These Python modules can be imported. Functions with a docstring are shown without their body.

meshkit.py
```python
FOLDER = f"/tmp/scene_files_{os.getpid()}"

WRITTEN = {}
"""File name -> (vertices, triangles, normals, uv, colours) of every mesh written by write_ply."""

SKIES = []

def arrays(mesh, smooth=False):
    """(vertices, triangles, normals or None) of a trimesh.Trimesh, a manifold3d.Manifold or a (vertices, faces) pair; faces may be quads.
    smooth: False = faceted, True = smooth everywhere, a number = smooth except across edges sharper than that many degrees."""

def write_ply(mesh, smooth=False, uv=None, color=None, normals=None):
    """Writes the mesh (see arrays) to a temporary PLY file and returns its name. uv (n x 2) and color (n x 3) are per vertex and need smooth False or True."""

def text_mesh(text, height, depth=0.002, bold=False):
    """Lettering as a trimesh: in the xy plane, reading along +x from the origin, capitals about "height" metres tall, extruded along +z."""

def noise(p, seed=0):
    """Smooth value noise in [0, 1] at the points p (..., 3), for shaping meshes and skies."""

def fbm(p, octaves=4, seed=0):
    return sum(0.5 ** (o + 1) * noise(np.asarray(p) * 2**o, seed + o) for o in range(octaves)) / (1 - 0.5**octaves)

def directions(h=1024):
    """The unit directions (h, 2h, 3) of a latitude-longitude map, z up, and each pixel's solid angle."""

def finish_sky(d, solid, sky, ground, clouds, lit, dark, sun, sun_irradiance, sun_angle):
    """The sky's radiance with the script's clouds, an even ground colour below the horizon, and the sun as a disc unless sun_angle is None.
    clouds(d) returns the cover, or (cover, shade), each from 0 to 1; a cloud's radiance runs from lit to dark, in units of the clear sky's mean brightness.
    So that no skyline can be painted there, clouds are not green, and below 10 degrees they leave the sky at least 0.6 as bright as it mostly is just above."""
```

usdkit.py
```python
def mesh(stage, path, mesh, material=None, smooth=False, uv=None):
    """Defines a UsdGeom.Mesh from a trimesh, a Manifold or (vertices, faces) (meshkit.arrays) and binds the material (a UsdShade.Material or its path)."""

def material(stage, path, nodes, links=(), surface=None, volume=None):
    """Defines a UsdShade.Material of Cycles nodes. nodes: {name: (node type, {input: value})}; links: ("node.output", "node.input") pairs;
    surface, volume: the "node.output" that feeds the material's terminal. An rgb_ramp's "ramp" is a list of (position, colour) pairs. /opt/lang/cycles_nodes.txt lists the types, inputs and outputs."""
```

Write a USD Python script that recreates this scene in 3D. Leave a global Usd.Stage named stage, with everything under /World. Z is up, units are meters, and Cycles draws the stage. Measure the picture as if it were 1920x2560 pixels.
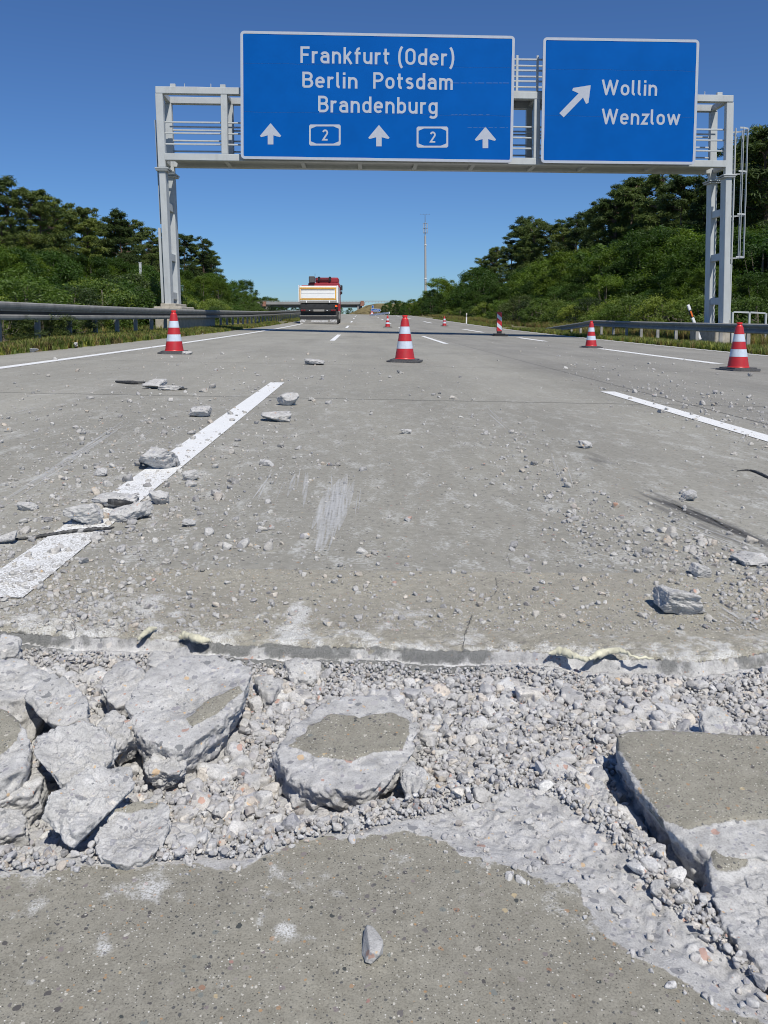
import math, random
import numpy as np, trimesh, shapely, usdkit, meshkit
import shapely.affinity
from shapely.geometry import Polygon, LineString, Point
from pxr import Usd, UsdGeom, UsdLux, UsdShade, Sdf, Gf, Vt
random.seed(7); RNG = np.random.default_rng(7)
stage = Usd.Stage.CreateInMemory()
UsdGeom.SetStageUpAxis(stage, 'Z'); UsdGeom.SetStageMetersPerUnit(stage, 1.0)
UsdGeom.Xform.Define(stage, '/World'); UsdGeom.Scope.Define(stage, '/World/Looks')

# ------------------------------------------------------------------ camera, sky, sun, exposure
EXPOSURE = 0.0
F, CX, CY0, HC = 1967.0, 960.0, 943.4, 0.72          # focal length and principal point in photo pixels (1920 x 2560), eye height
PITCH, YAW = math.atan(144.4 / 1967.0), math.atan(57.0 / 1967.0)
cam = UsdGeom.Camera.Define(stage, '/World/camera')
cam.CreateHorizontalApertureAttr(36.0); cam.CreateVerticalApertureAttr(48.0)
FL = 36.0 * F / 1920.0
cam.CreateFocalLengthAttr(FL); cam.CreateClippingRangeAttr((0.05, 20000.0))
cam.CreateVerticalApertureOffsetAttr(-(1280.0 - CY0) / F * FL)
cam.CreateExposureAttr(EXPOSURE)
cam.AddTranslateOp().Set((0, 0, HC)); cam.AddRotateZOp().Set(-math.degrees(YAW)); cam.AddRotateXOp().Set(90.0 - math.degrees(PITCH))
SUN_EL, SUN_AZ = math.radians(54), math.radians(20)   # azimuth: from straight behind the camera towards the right
SUN = np.array([math.sin(SUN_AZ) * math.cos(SUN_EL), -math.cos(SUN_AZ) * math.cos(SUN_EL), math.sin(SUN_EL)])
dome = UsdLux.DomeLight.Define(stage, '/World/sky')
skymat = usdkit.material(stage, '/World/Looks/sky_air', {
    's': ('sky_texture', {'sky_type': 'single_scattering', 'sun_disc': False, 'sun_elevation': SUN_EL, 'sun_rotation': math.atan2(SUN[0], SUN[1]),
                          'altitude': 100.0, 'air_density': 1.0, 'aerosol_density': 0.1, 'ozone_density': 3.0}),
    't': ('mix_color', {'blend_type': 'multiply', 'fac': 1.0, 'b': (.42, .63, .93)}),
    'b': ('background_shader', {'strength': 0.10})}, [('s.color', 't.a'), ('t.result', 'b.color')], surface='b.background')
UsdShade.MaterialBindingAPI.Apply(dome.GetPrim()).Bind(skymat)
sun = UsdLux.DistantLight.Define(stage, '/World/sun')
sun.CreateNormalizeAttr(True); sun.CreateIntensityAttr(1.25); sun.CreateAngleAttr(0.5); sun.CreateColorAttr((1.0, 0.96, 0.89))
ROT = Gf.Rotation(Gf.Vec3d(0, 0, 1), Gf.Vec3d(*map(float, SUN)))
sun.AddTransformOp().Set(Gf.Matrix4d().SetRotate(ROT))

# ------------------------------------------------------------------ geometry of the view: photo pixels to places in the world
cp, sp, cw, sw = math.cos(PITCH), math.sin(PITCH), math.cos(YAW), math.sin(YAW)
def ray(px, py):
    u, v = (px - CX) / F, (CY0 - py) / F
    x, y, z = u, cp + v * sp, v * cp - sp
    return np.array([x * cw + y * sw, y * cw - x * sw, z])
def at(px, py, Y):
    d = ray(px, py); return np.array([0, 0, HC]) + d * (Y / d[1])
SLOPE = 0.022
def grade(y):
    y = np.asarray(y, float)
    k = 1.1e-4
    yc = np.clip(y, 10, 73.6); g = k * (yc - 10) ** 2
    g = g + 0.014 * (np.clip(y, 73.6, 160) - 73.6)
    t = np.clip(y, 160, 220) - 160
    return g + 0.014 * (t - t * t / 120.0)
def road_z(x, y):
    return -SLOPE * np.clip(x, -14, 20) + grade(y)
def ground(px, py, dz=0.0):
    d = ray(px, py); t = 1.0
    if d[2] + SLOPE * d[0] < -1e-6:                      # the first ten metres are a plain plane
        t = (HC - dz) / -(d[2] + SLOPE * d[0])
        if d[1] * t < 10 and -14 < d[0] * t < 20: return d * t + np.array([0, 0, HC])
        t = 1.0
    for _ in range(40):
        p = d * t; z = float(road_z(p[0], p[1])) + dz
        # move to where the ray meets the height found here
        t2 = (z - HC) / d[2] if d[2] < -1e-6 else t * 1.5
        t = 0.5 * t + 0.5 * max(t2, 0.05)
    p = d * t + np.array([0, 0, HC]); return p
S = 1920 / 1659.0
def G2(x, y, dz=0.0): return ground(x * S, y * S, dz)   # display pixels of the full view (1659 wide)
def poly_ground(pts, dz=0.0): return np.array([G2(x, y, dz)[:2] for x, y in pts])

# ------------------------------------------------------------------ material helper
class Gr:
    def __init__(s): s.n, s.l = {}, []
    def __call__(s, kind, **inp):
        name = f'n{len(s.n)}'; vals = {}
        for k, v in inp.items():
            if isinstance(v, str) and '.' in v and v.split('.')[0] in s.n: s.l.append((v, f'{name}.{k}'))
            else: vals[k] = v
        s.n[name] = (kind, vals); return name
    def noise(s, vec, scale, detail=3.0, rough=0.55, dist=0.0): return s('noise_texture', vector=vec, scale=scale, detail=detail, roughness=rough, distortion=dist) + '.fac'
    def ramp(s, fac, stops, interp=True): return s('rgb_ramp', fac=fac, ramp=stops, interpolate=interp) + '.color'
    def mix(s, fac, a, b, mode='mix'): return s('mix_color', blend_type=mode, fac=fac, a=a, b=b) + '.result'
    def m(s, op, a, b=0.0, c=0.0, clamp=False): return s('math', math_type=op, value1=a, value2=b, value3=c, use_clamp=clamp) + '.value'
    def pos(s): return s('geometry') + '.position'
    def obj(s): return s('texture_coordinate') + '.object'
    def scale(s, vec, sc, rot=(0, 0, 0)): return s('mapping', mapping_type='point', vector=vec, scale=sc, rotation=rot) + '.vector'
    def attr(s, name): return s('attribute', attribute=name) + '.fac'
    def rnd(s): return s('object_info') + '.random'
    def vor(s, vec, scale, feature='f1', rnd=1.0): return s('voronoi_texture', vector=vec, scale=scale, feature=feature, use_normalize=False, randomness=rnd)
    def bump(s, h, dist, strength=1.0, normal=None):
        kw = dict(height=h, distance=dist, strength=strength)
        if normal: kw['normal'] = normal
        return s('bump', **kw) + '.normal'
    def aggregate(s, vec, base, scale, thr, keep, colors):
        """Stones in the concrete: a share KEEP of the cells of a warped cell pattern shows a stone of its own colour."""
        warp = s('noise_texture', vector=vec, scale=scale * 1.3, detail=2.0, roughness=0.5) + '.color'
        wv = s('vector_math', math_type='multiply_add', vector1=warp, vector2=(0.55 / scale,) * 3, vector3=vec) + '.vector'
        v = s.vor(wv, scale)
        sep = s('separate_color', color=v + '.color')
        size = s.m('multiply_add', sep + '.g', thr * 0.9, thr * 0.45)
        on = s.m('multiply', s.m('less_than', v + '.distance', size), s.m('greater_than', sep + '.r', 1 - keep))
        return s.mix(on, base, s.ramp(sep + '.b', colors, False)), on
    def done(s, name, color, rough=0.8, normal=None, **kw):
        k = dict(base_color=color, roughness=rough); k.update(kw)
        if normal: k['normal'] = normal
        p = s('principled_bsdf', **k)
        return usdkit.material(stage, '/World/Looks/' + name, s.n, s.l, surface=p + '.BSDF')
    def closure(s, name, out): return usdkit.material(stage, '/World/Looks/' + name, s.n, s.l, surface=out)

AGG = [(0, (.09, .085, .085)), (.18, (.14, .13, .13)), (.34, (.20, .175, .175)), (.48, (.06, .065, .065)), (.60, (.26, .24, .22)), (.74, (.30, .21, .14)), (.79, (.26, .165, .12)), (.82, (.40, .33, .22)), (.86, (.18, .19, .18)), (.93, (.42, .40, .36)), (.97, (.30, .18, .16))]
AGG_GREY = [(0, (.22, .22, .23)), (.2, (.30, .30, .32)), (.4, (.16, .165, .17)), (.52, (.36, .35, .35)), (.66, (.26, .25, .27)), (.76, (.50, .36, .22)), (.81, (.40, .25, .20)), (.86, (.55, .52, .48)), (.93, (.20, .20, .21))]
def concrete(name, vecmode, attribute=None, frac_value=1.0, gain=None, random_tone=False, oscale=None):
    g = Gr(); p = g.pos() if vecmode == 'world' else g.obj()
    if oscale: p = g.scale(p, (oscale,) * 3)
    if random_tone:   # each stone takes its pattern from its own spot
        off = g('combine_xyz', x=g.m('multiply', g.rnd(), 7.0), y=g.m('multiply', g.rnd(), 3.0), z=0.0) + '.vector'
        p = g('vector_math', math_type='add', vector1=p, vector2=off) + '.vector'
    mid, fine, big = g.noise(p, 38.0, 4, .6), g.noise(p, 420.0, 3, .65), g.noise(p, 2.3, 4, .55)
    intact = g.ramp(mid, [(.25, (.235, .222, .188)), (.5, (.282, .268, .230)), (.8, (.335, .320, .278))])
    intact = g.mix(.75, intact, g.ramp(fine, [(.25, (.35, .34, .33)), (.5, (.82, .82, .82)), (.75, (1.0, 1.0, 1.0))]), 'multiply')
    intact, on1 = g.aggregate(p, intact, 118.0, .38, .12, AGG)
    sp = g.vor(p, 420.0); ss = g('separate_color', color=sp + '.color')
    intact = g.mix(g.m('multiply', g.m('less_than', sp + '.distance', .36), g.m('greater_than', ss + '.r', .80)), intact, g.ramp(ss + '.g', [(0, (.07, .068, .062)), (.5, (.13, .12, .10)), (.74, (.45, .44, .41)), (.9, (.58, .57, .55))], False))
    intact, on0 = g.aggregate(p, intact, 230.0, .36, .20, [(0, (.10, .10, .10)), (.45, (.20, .185, .16)), (.66, (.33, .22, .13)), (.80, (.46, .44, .40))])
    broken = g.ramp(g.noise(p, 22.0, 8, .72), [(.28, (.290, .284, .272)), (.45, (.405, .398, .385)), (.6, (.50, .492, .478)), (.75, (.63, .622, .608))])
    broken = g.mix(.6, broken, g.ramp(fine, [(.3, (.45, .45, .45)), (.5, (.92, .92, .92)), (.7, (1.12, 1.12, 1.12))]), 'multiply')
    b0 = broken; broken, on2 = g.aggregate(p, broken, 64.0, .42, .20, AGG_GREY); broken, on3 = g.aggregate(p, broken, 170.0, .40, .22, AGG_GREY); broken = g.mix(.85, b0, broken)
    dustn = g.noise(p, 14.0, 6, .7)
    h = g.m('add', g.m('multiply', fine, .5), g.m('multiply', g.noise(p, 60.0, 8, .75), .9))
    if attribute:
        fr = g.attr('frac')
        # the edge of a break is ragged: the mask is sharpened with noise
        fr2 = g('map_range', range_type='smoothstep', value=g.m('add', fr, g.m('multiply', g.m('subtract', g.noise(p, 55.0, 5, .7), .5), .9)), from_min=.38, from_max=.62, to_min=0.0, to_max=1.0, clamp=True) + '.result'
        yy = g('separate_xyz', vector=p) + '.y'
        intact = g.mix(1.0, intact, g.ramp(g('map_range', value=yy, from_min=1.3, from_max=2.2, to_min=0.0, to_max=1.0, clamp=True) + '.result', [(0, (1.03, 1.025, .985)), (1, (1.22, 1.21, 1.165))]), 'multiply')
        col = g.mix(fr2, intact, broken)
        dust = g('map_range', range_type='smoothstep', value=g.m('add', g.attr('dust'), g.m('multiply', g.m('subtract', dustn, .5), 1.6)), from_min=.45, from_max=.75, to_min=0.0, to_max=.85, clamp=True) + '.result'
        dust = g.m('multiply', dust, g('map_range', value=fine, from_min=.38, from_max=.56, to_min=.15, to_max=1.0, clamp=True) + '.result')
        col = g.mix(dust, col, (.60, .60, .59))
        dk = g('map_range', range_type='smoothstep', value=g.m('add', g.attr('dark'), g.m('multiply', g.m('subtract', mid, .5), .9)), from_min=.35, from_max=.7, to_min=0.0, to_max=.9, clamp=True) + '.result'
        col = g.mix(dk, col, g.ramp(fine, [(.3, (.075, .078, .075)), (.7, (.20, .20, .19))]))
        h = g.m('add', h, g.m('multiply', fr2, g.m('multiply', g.noise(p, 90.0, 5, .7), 1.2)))
    elif frac_value > .5: col = broken
    else: col = intact
    if random_tone:
        col = g.mix(1.0, col, g.ramp(g.rnd(), [(0, (.98, .98, 1.0)), (.3, (1.16, 1.16, 1.17)), (.5, (1.28, 1.28, 1.27)), (.62, (1.05, 1.04, 1.04)), (.8, (1.22, 1.19, 1.14)), (.90, (1.28, 1.16, 1.02)), (.94, (.80, .81, .84)), (1, (1.35, 1.33, 1.29))]), 'multiply')
    if gain: col = g.mix(1.0, col, gain, 'multiply')
    col = g.mix(1.0, col, g.ramp(big, [(.3, (.90, .90, .91)), (.7, (1.08, 1.08, 1.06))]), 'multiply')
    if oscale: return g.done(name, col, .92, specular_ior_level=.25)
    return g.done(name, col, .92, g.bump(h, .0016, .9), specular_ior_level=.25)

def plain(name, col, rough=.6, metallic=0.0, var=.12, scale=6.0, bump=0.0, world=False, dirt=None, **kw):
    g = Gr(); p = g.pos() if world else g.obj()
    n = g.noise(p, scale, 5, .62)
    lo, hi = tuple(c * (1 - var) for c in col), tuple(min(1, c * (1 + var)) for c in col)
    c = g.ramp(n, [(.3, lo), (.7, hi)])
    if dirt:
        d = g('map_range', value=g.noise(g.scale(p, (1, 1, .25)), scale * 2.2, 6, .7), from_min=.52, from_max=.74, to_min=0.0, to_max=.7, clamp=True) + '.result'
        c = g.mix(d, c, dirt)
    nm = g.bump(g.noise(p, scale * 9, 3, .6), bump) if bump else None
    return g.done(name, c, rough, nm, metallic=metallic, **kw)

def leaf(name, a, b, trans=.35, gloss=.35):
    g = Gr()
    r = g.m('fraction', g.m('add', g('geometry') + '.random_per_island', g.m('multiply', g.rnd(), .35)))
    col = g.ramp(r, [(0, a), (.55, tuple((x + y) / 2 for x, y in zip(a, b))), (1, b)])
    col = g.mix(1.0, col, g.ramp(g.rnd(), [(0, (.55, .62, .62)), (.35, (.85, .9, .85)), (.65, (1.05, 1.03, .98)), (1, (1.45, 1.30, .95))]), 'multiply')
    d = g('principled_bsdf', base_color=col, roughness=.6, specular_ior_level=gloss)
    t = g('translucent_bsdf', color=g.mix(1.0, col, (1.25, 1.3, .6), 'multiply'))
    mx = g('mix_closure', fac=trans, closure1=d + '.BSDF', closure2=t + '.BSDF')
    return g.closure(name, mx + '.closure')

M = {}
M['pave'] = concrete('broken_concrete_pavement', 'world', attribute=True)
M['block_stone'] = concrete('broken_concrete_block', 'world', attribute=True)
M['stone'] = concrete('broken_concrete_stone', 'obj', random_tone=True, gain=(1.0, 1.0, 1.0))
M['gravel'] = concrete('broken_concrete_gravel', 'obj', random_tone=True, gain=(.88, .88, .885), oscale=.008)
M['chip'] = concrete('road_chip', 'obj', random_tone=True, gain=(.80, .795, .78), oscale=.008)
M['chip_big'] = concrete('road_stone', 'obj', random_tone=True, gain=(.82, .815, .80))
def road_material():
    g = Gr(); p = g.pos(); x = g('separate_xyz', vector=p) + '.x'
    lane = g.noise(g.scale(p, (.9, .012, 1)), 1.0, 4, .6)           # wear that runs along the lanes
    patch = g.noise(g.scale(p, (1, .35, 1)), .8, 5, .6)
    fine, mid = g.noise(p, 420.0, 3, .65), g.noise(p, 38.0, 4, .6)
    c = g.ramp(lane, [(.3, (.298, .284, .246)), (.7, (.355, .340, .300))])
    c = g.mix(1.0, c, g.ramp(patch, [(.28, (.82, .82, .82)), (.5, (.98, .98, .98)), (.72, (1.12, 1.12, 1.11))]), 'multiply')
    c = g.mix(.75, c, g.ramp(fine, [(.25, (.35, .34, .33)), (.5, (.82, .82, .82)), (.75, (1, 1, 1))]), 'multiply')
    c = g.mix(.8, c, g.ramp(mid, [(.25, (.74, .73, .72)), (.5, (1, 1, 1)), (.75, (1.14, 1.14, 1.14))]), 'multiply')
    c, o = g.aggregate(p, c, 92.0, .40, .085, AGG)
    yy = g('separate_xyz', vector=p) + '.y'
    near = g('map_range', value=yy, from_min=2.0, from_max=9.0, to_min=1.0, to_max=.25, clamp=True) + '.result'
    dn = g('map_range', value=g.m('add', g.m('multiply', g.noise(g.scale(p, (1, .45, 1)), 9.0, 7, .72), .7), g.m('multiply', g.noise(p, 90.0, 3, .6), .4)), from_min=.57, from_max=.70, to_min=0.0, to_max=.62, clamp=True) + '.result'
    c = g.mix(g.m('multiply', dn, near), c, (.60, .60, .585))          # dust blown out of the break
    c = g.mix(1.0, c, (1.0, 1.005, .985), 'multiply')
    ex = g('map_range', range_type='smoothstep', value=x, from_min=2.4, from_max=3.1, to_min=0.0, to_max=1.0, clamp=True) + '.result'
    c = g.mix(ex, c, g.mix(1.0, c, (.88, .88, .90), 'multiply'))     # the lanes on the right are a greyer, later concrete
    return g.done('concrete_road', c, .85, g.bump(g.m('add', fine, mid), .0022, .8), specular_ior_level=.3)
M['road'] = road_material()
def paint_material():
    g = Gr(); p = g.pos()
    n1, n2, v = g.noise(p, 180.0, 3, .6), g.noise(p, 6.0, 5, .65), g.vor(p, 150.0)
    yy = g('separate_xyz', vector=p) + '.y'
    nw = g('map_range', value=yy, from_min=1.9, from_max=4.5, to_min=.15, to_max=.02, clamp=True) + '.result'
    worn = g('map_range', value=g.m('add', g.m('add', n1, nw), g.m('multiply', n2, .5)), from_min=.87, from_max=.95, to_min=0.0, to_max=.85, clamp=True) + '.result'
    c = g.mix(worn, g.ramp(n2, [(.3, (.70, .70, .68)), (.7, (.82, .82, .80))]), (.33, .315, .28))
    return g.done('road_paint', c, .6, g.bump(g.m('add', n1, g.m('multiply', v + '.distance', .8)), .004, .8))
M['paint'] = paint_material()
def scrape_material(name, col, lo, hi):
    g = Gr(); p = g.pos()
    n = g.noise(g.scale(p, (110, 3.5, 40), (0, 0, -.10)), 1.0, 3, .5); n2 = g.noise(p, 60.0, 4, .7)
    f = g('map_range', value=g.m('add', g.m('multiply', n, .62), g.m('multiply', n2, .42)), from_min=lo, from_max=hi, to_min=0.0, to_max=.78, clamp=True) + '.result'
    d = g('diffuse_bsdf', color=col); t = g('transparent_bsdf')
    return g.closure(name, g('mix_closure', fac=f, closure1=t + '.BSDF', closure2=d + '.BSDF') + '.closure')
M['scrape'] = scrape_material('scraped_dust', (.56, .56, .55), .38, .72)
M['skid'] = scrape_material('tyre_rubber_marks', (.215, .21, .20), .40, 1.15)
M['crack'] = plain('dark_joint', (.05, .05, .048), .9)
M['steel'] = plain('grey_painted_steel', (.43, .45, .45), .5, var=.08, scale=1.2, world=True, dirt=(.32, .325, .31))
M['steel_dark'] = plain('grey_painted_underside', (.34, .35, .34), .55, var=.1, scale=2.0, world=True)
M['zinc'] = plain('weathered_zinc_rail', (.255, .250, .230), .6, metallic=.0, specular_ior_level=.25, var=.2, scale=3.0, world=True, dirt=(.12, .115, .105))
M['zinc_post'] = plain('zinc_post', (.27, .265, .25), .6, metallic=.0, var=.2, scale=5.0, world=True)
M['sign_blue'] = plain('sign_blue_film', (.002, .088, .355), .5, var=.07, scale=.8, world=True, specular_ior_level=.03)
M['sign_white'] = plain('sign_white_film', (.40, .43, .49), .5, var=.05, world=True, specular_ior_level=.2)
M['sign_scratch'] = plain('sign_film_scratch', (.10, .20, .42), .6)
M['sign_back'] = plain('sign_aluminium_edge', (.45, .46, .46), .4, metallic=.5)
M['red'] = plain('cone_red_film', (.42, .018, .022), .45, var=.12, scale=9.0, coat_weight=.1, dirt=(.30, .05, .045))
M['red_body'] = plain('cone_red_plastic', (.62, .03, .03), .38, var=.06)
M['cone_white'] = plain('cone_white_film', (.50, .56, .64), .45, var=.08, scale=9.0, dirt=(.36, .37, .38))
M['rubber'] = plain('recycled_rubber', (.075, .075, .078), .8, var=.3, scale=30.0, bump=.004, dirt=(.17, .165, .155))
M['black'] = plain('black_plastic', (.018, .018, .019), .5)
M['white_plastic'] = plain('white_post_plastic', (.72, .72, .72), .45, var=.05)
M['orange'] = plain('orange_reflector', (.75, .16, .02), .35)
M['old_concrete'] = plain('weathered_concrete_base', (.38, .35, .29), .9, var=.25, scale=5.0, bump=.01, world=True, dirt=(.20, .18, .14))
M['mast'] = plain('mast_grey', (.36, .34, .32), .6, world=True)
M['bitumen'] = plain('bitumen_strip', (.03, .03, .03), .6, var=.3, scale=40.0, dirt=(.22, .22, .21))
M['foam'] = plain('foam_cord', (.52, .495, .37), .9, var=.3, scale=60.0, dirt=(.40, .385, .31))
M['bark'] = plain('pine_bark', (.11, .070, .048), .9, var=.4, scale=3.0, bump=.02)
M['bark_grey'] = plain('grey_bark', (.14, .12, .09), .9, var=.4, scale=3.0)
M['pine'] = leaf('pine_needles', (.068, .098, .025), (.190, .245, .068), .28, .25)
M['pine_dark'] = leaf('dark_needles', (.054, .080, .023), (.160, .210, .064), .28, .25)
M['robinia'] = leaf('robinia_leaves', (.036, .076, .006), (.130, .190, .020), .38)
M['decid'] = leaf('deciduous_leaves', (.048, .105, .010), (.170, .245, .036), .38, .5)
M['bush'] = leaf('bush_leaves', (.080, .135, .018), (.30, .35, .075), .38, .5)
M['bush_dark'] = leaf('dark_bush_leaves', (.030, .052, .014), (.11, .15, .05), .3, .4)
M['grass'] = leaf('grass_blades', (.125, .175, .036), (.40, .40, .15), .35, .3)
M['grass_dry'] = leaf('dry_grass', (.16, .13, .055), (.40, .30, .13), .3, .3)
M['weed'] = leaf('verge_weeds', (.11, .155, .028), (.40, .39, .13), .35, .3)
M['soil'] = plain('verge_soil', (.14, .13, .060), .95, var=.5, scale=1.5, world=True)
M['embank'] = plain('dry_embankment', (.19, .155, .075), .95, var=.35, scale=.5, world=True)
M['truck_white'] = plain('truck_white_paint', (.78, .78, .76), .4, var=.04)
M['truck_yellow'] = plain('reflective_yellow', (.70, .36, .02), .4)
M['truck_red'] = plain('cab_red_paint', (.28, .030, .040), .35, var=.08)
M['truck_black'] = plain('chassis_black', (.022, .022, .022), .55, var=.4)
M['truck_grey'] = plain('truck_grey', (.24, .23, .21), .6, dirt=(.16, .15, .13))
M['lamp_red'] = plain('lamp_red_glass', (.16, .01, .012), .25)
g_ = Gr(); M['lamp_lit'] = g_.closure('lit_marker_lamp', g_('emission', color=(1.0, .10, .02), strength=2.2) + '.emission')
M['tyre'] = plain('tyre_rubber', (.025, .025, .025), .85)
M['brick'] = plain('red_brick', (.26, .13, .09), .9, var=.2, scale=1.0)
M['bridge'] = plain('bridge_concrete', (.25, .25, .245), .85, var=.12, scale=.3)
M['bridge_dark'] = plain('bridge_girder', (.12, .13, .14), .7)

# ------------------------------------------------------------------ naming, tagging, mesh helpers
used = {}
def numbered(parent, name):
    k = parent + '/' + name; n = used.get(k, 0); used[k] = n + 1
    return k if n == 0 else f'{k}_{n:03d}'
def tag(path, label=None, cat=None, group=None, kind=None):
    p = stage.GetPrimAtPath(path)
    for k, v in (('label', label), ('category', cat), ('group', group), ('kind', kind)):
        if v: p.SetCustomDataByKey(k, v)
    return path
def thing(name, loc, label, cat, group=None, rotz=0.0):
    path = numbered('/World', name); x = UsdGeom.Xform.Define(stage, path); x.AddTranslateOp().Set(tuple(map(float, loc)))
    if rotz: x.AddRotateZOp().Set(float(rotz))
    tag(path, label, cat, group); LOC[path] = np.asarray(loc, float); return path
LOC = {}
def put(parent, name, mesh, mat, smooth=False, label=None, prims=None):
    """Defines a mesh (world coordinates) as a child of parent, or as a thing of its own under /World."""
    path = numbered(parent, name)
    top = '/'.join(path.split('/')[:3]); off = LOC.get(top)
    if isinstance(mesh, (list, tuple)) and len(mesh) and isinstance(mesh[0], trimesh.Trimesh): mesh = trimesh.util.concatenate(mesh)
    if isinstance(mesh, trimesh.Trimesh): v, f = np.array(mesh.vertices), np.array(mesh.faces)
    else: v, f = mesh
    if off is not None: v = v - off
    pm = usdkit.mesh(stage, path, (v, f), M[mat] if isinstance(mat, str) else mat, smooth)
    for k, a in (prims or {}).items():
        UsdGeom.PrimvarsAPI(pm).CreatePrimvar(k, Sdf.ValueTypeNames.FloatArray, 'vertex').Set(Vt.FloatArray.FromNumpy(np.asarray(a, np.float32)))
    if label: tag(path, label)
    return path
def solo(name, mesh, mat, label, cat, group=None, kind=None, smooth=False, prims=None, base=None):
    """A thing that is one mesh, with its origin at its base."""
    if isinstance(mesh, (list, tuple)) and isinstance(mesh[0], trimesh.Trimesh): mesh = trimesh.util.concatenate(mesh)
    v, f = (np.array(mesh.vertices), np.array(mesh.faces)) if isinstance(mesh, trimesh.Trimesh) else mesh
    path = numbered('/World', name)
    c = np.array([v[:, 0].mean(), v[:, 1].mean(), v[:, 2].min()]) if base is None else np.asarray(base)
    pm = usdkit.mesh(stage, path, (v - c, f), M[mat] if isinstance(mat, str) else mat, smooth)
    pm.AddTranslateOp().Set(tuple(map(float, c)))
    for k, a in (prims or {}).items():
        UsdGeom.PrimvarsAPI(pm).CreatePrimvar(k, Sdf.ValueTypeNames.FloatArray, 'vertex').Set(Vt.FloatArray.FromNumpy(np.asarray(a, np.float32)))
    return tag(path, label, cat, group, kind)
def box(c, size, bev=0.0):
    b = trimesh.creation.box(size)
    if bev:
        s = np.array(size) / 2; pts = []
        for sx in (-1, 1):
            for sy in (-1, 1):
                for sz in (-1, 1):
                    for k in range(3):
                        q = s - bev; q[k] = s[k]; pts.append(q * (sx, sy, sz))
        b = trimesh.convex.convex_hull(np.array(pts))
    b.apply_translation(c); return b
def beam(p0, p1, w, h, up=(0, 0, 1), bev=0.0):
    """A bar of width w and height h from p0 to p1."""
    p0, p1 = np.asarray(p0, float), np.asarray(p1, float); L = np.linalg.norm(p1 - p0); a = (p1 - p0) / L
    up = np.asarray(up, float); side = np.cross(up, a); side /= np.linalg.norm(side); u = np.cross(a, side)
    b = box((0, 0, 0), (L, w, h), bev); T = np.eye(4); T[:3, 0], T[:3, 1], T[:3, 2], T[:3, 3] = a, side, u, (p0 + p1) / 2
    b.apply_transform(T); return b
def tube(pts, r, sides=8, caps=True):
    pts = np.asarray(pts, float); r = np.broadcast_to(r, (len(pts),))
    t = np.gradient(pts, axis=0); t /= np.linalg.norm(t, axis=1, keepdims=True) + 1e-12
    a = np.cross(t, np.where(np.abs(t[:, 2:]) < .9, [[0, 0, 1.0]], [[1.0, 0, 0]])); a /= np.linalg.norm(a, axis=1, keepdims=True)
    b = np.cross(t, a); ang = np.arange(sides) * 2 * np.pi / sides
    v = (pts[:, None] + r[:, None, None] * (np.cos(ang)[None, :, None] * a[:, None] + np.sin(ang)[None, :, None] * b[:, None])).reshape(-1, 3)
    f = []
    for i in range(len(pts) - 1):
        for j in range(sides):
            k = (j + 1) % sides; f += [[i * sides + j, i * sides + k, (i + 1) * sides + k], [i * sides + j, (i + 1) * sides + k, (i + 1) * sides + j]]
    if caps:
        n = len(v); v = np.vstack([v, pts[0], pts[-1]]); e = (len(pts) - 1) * sides
        for j in range(sides): k = (j + 1) % sides; f += [[n, k, j], [n + 1, e + j, e + k]]
    return trimesh.Trimesh(v, np.array(f), process=False)
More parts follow.
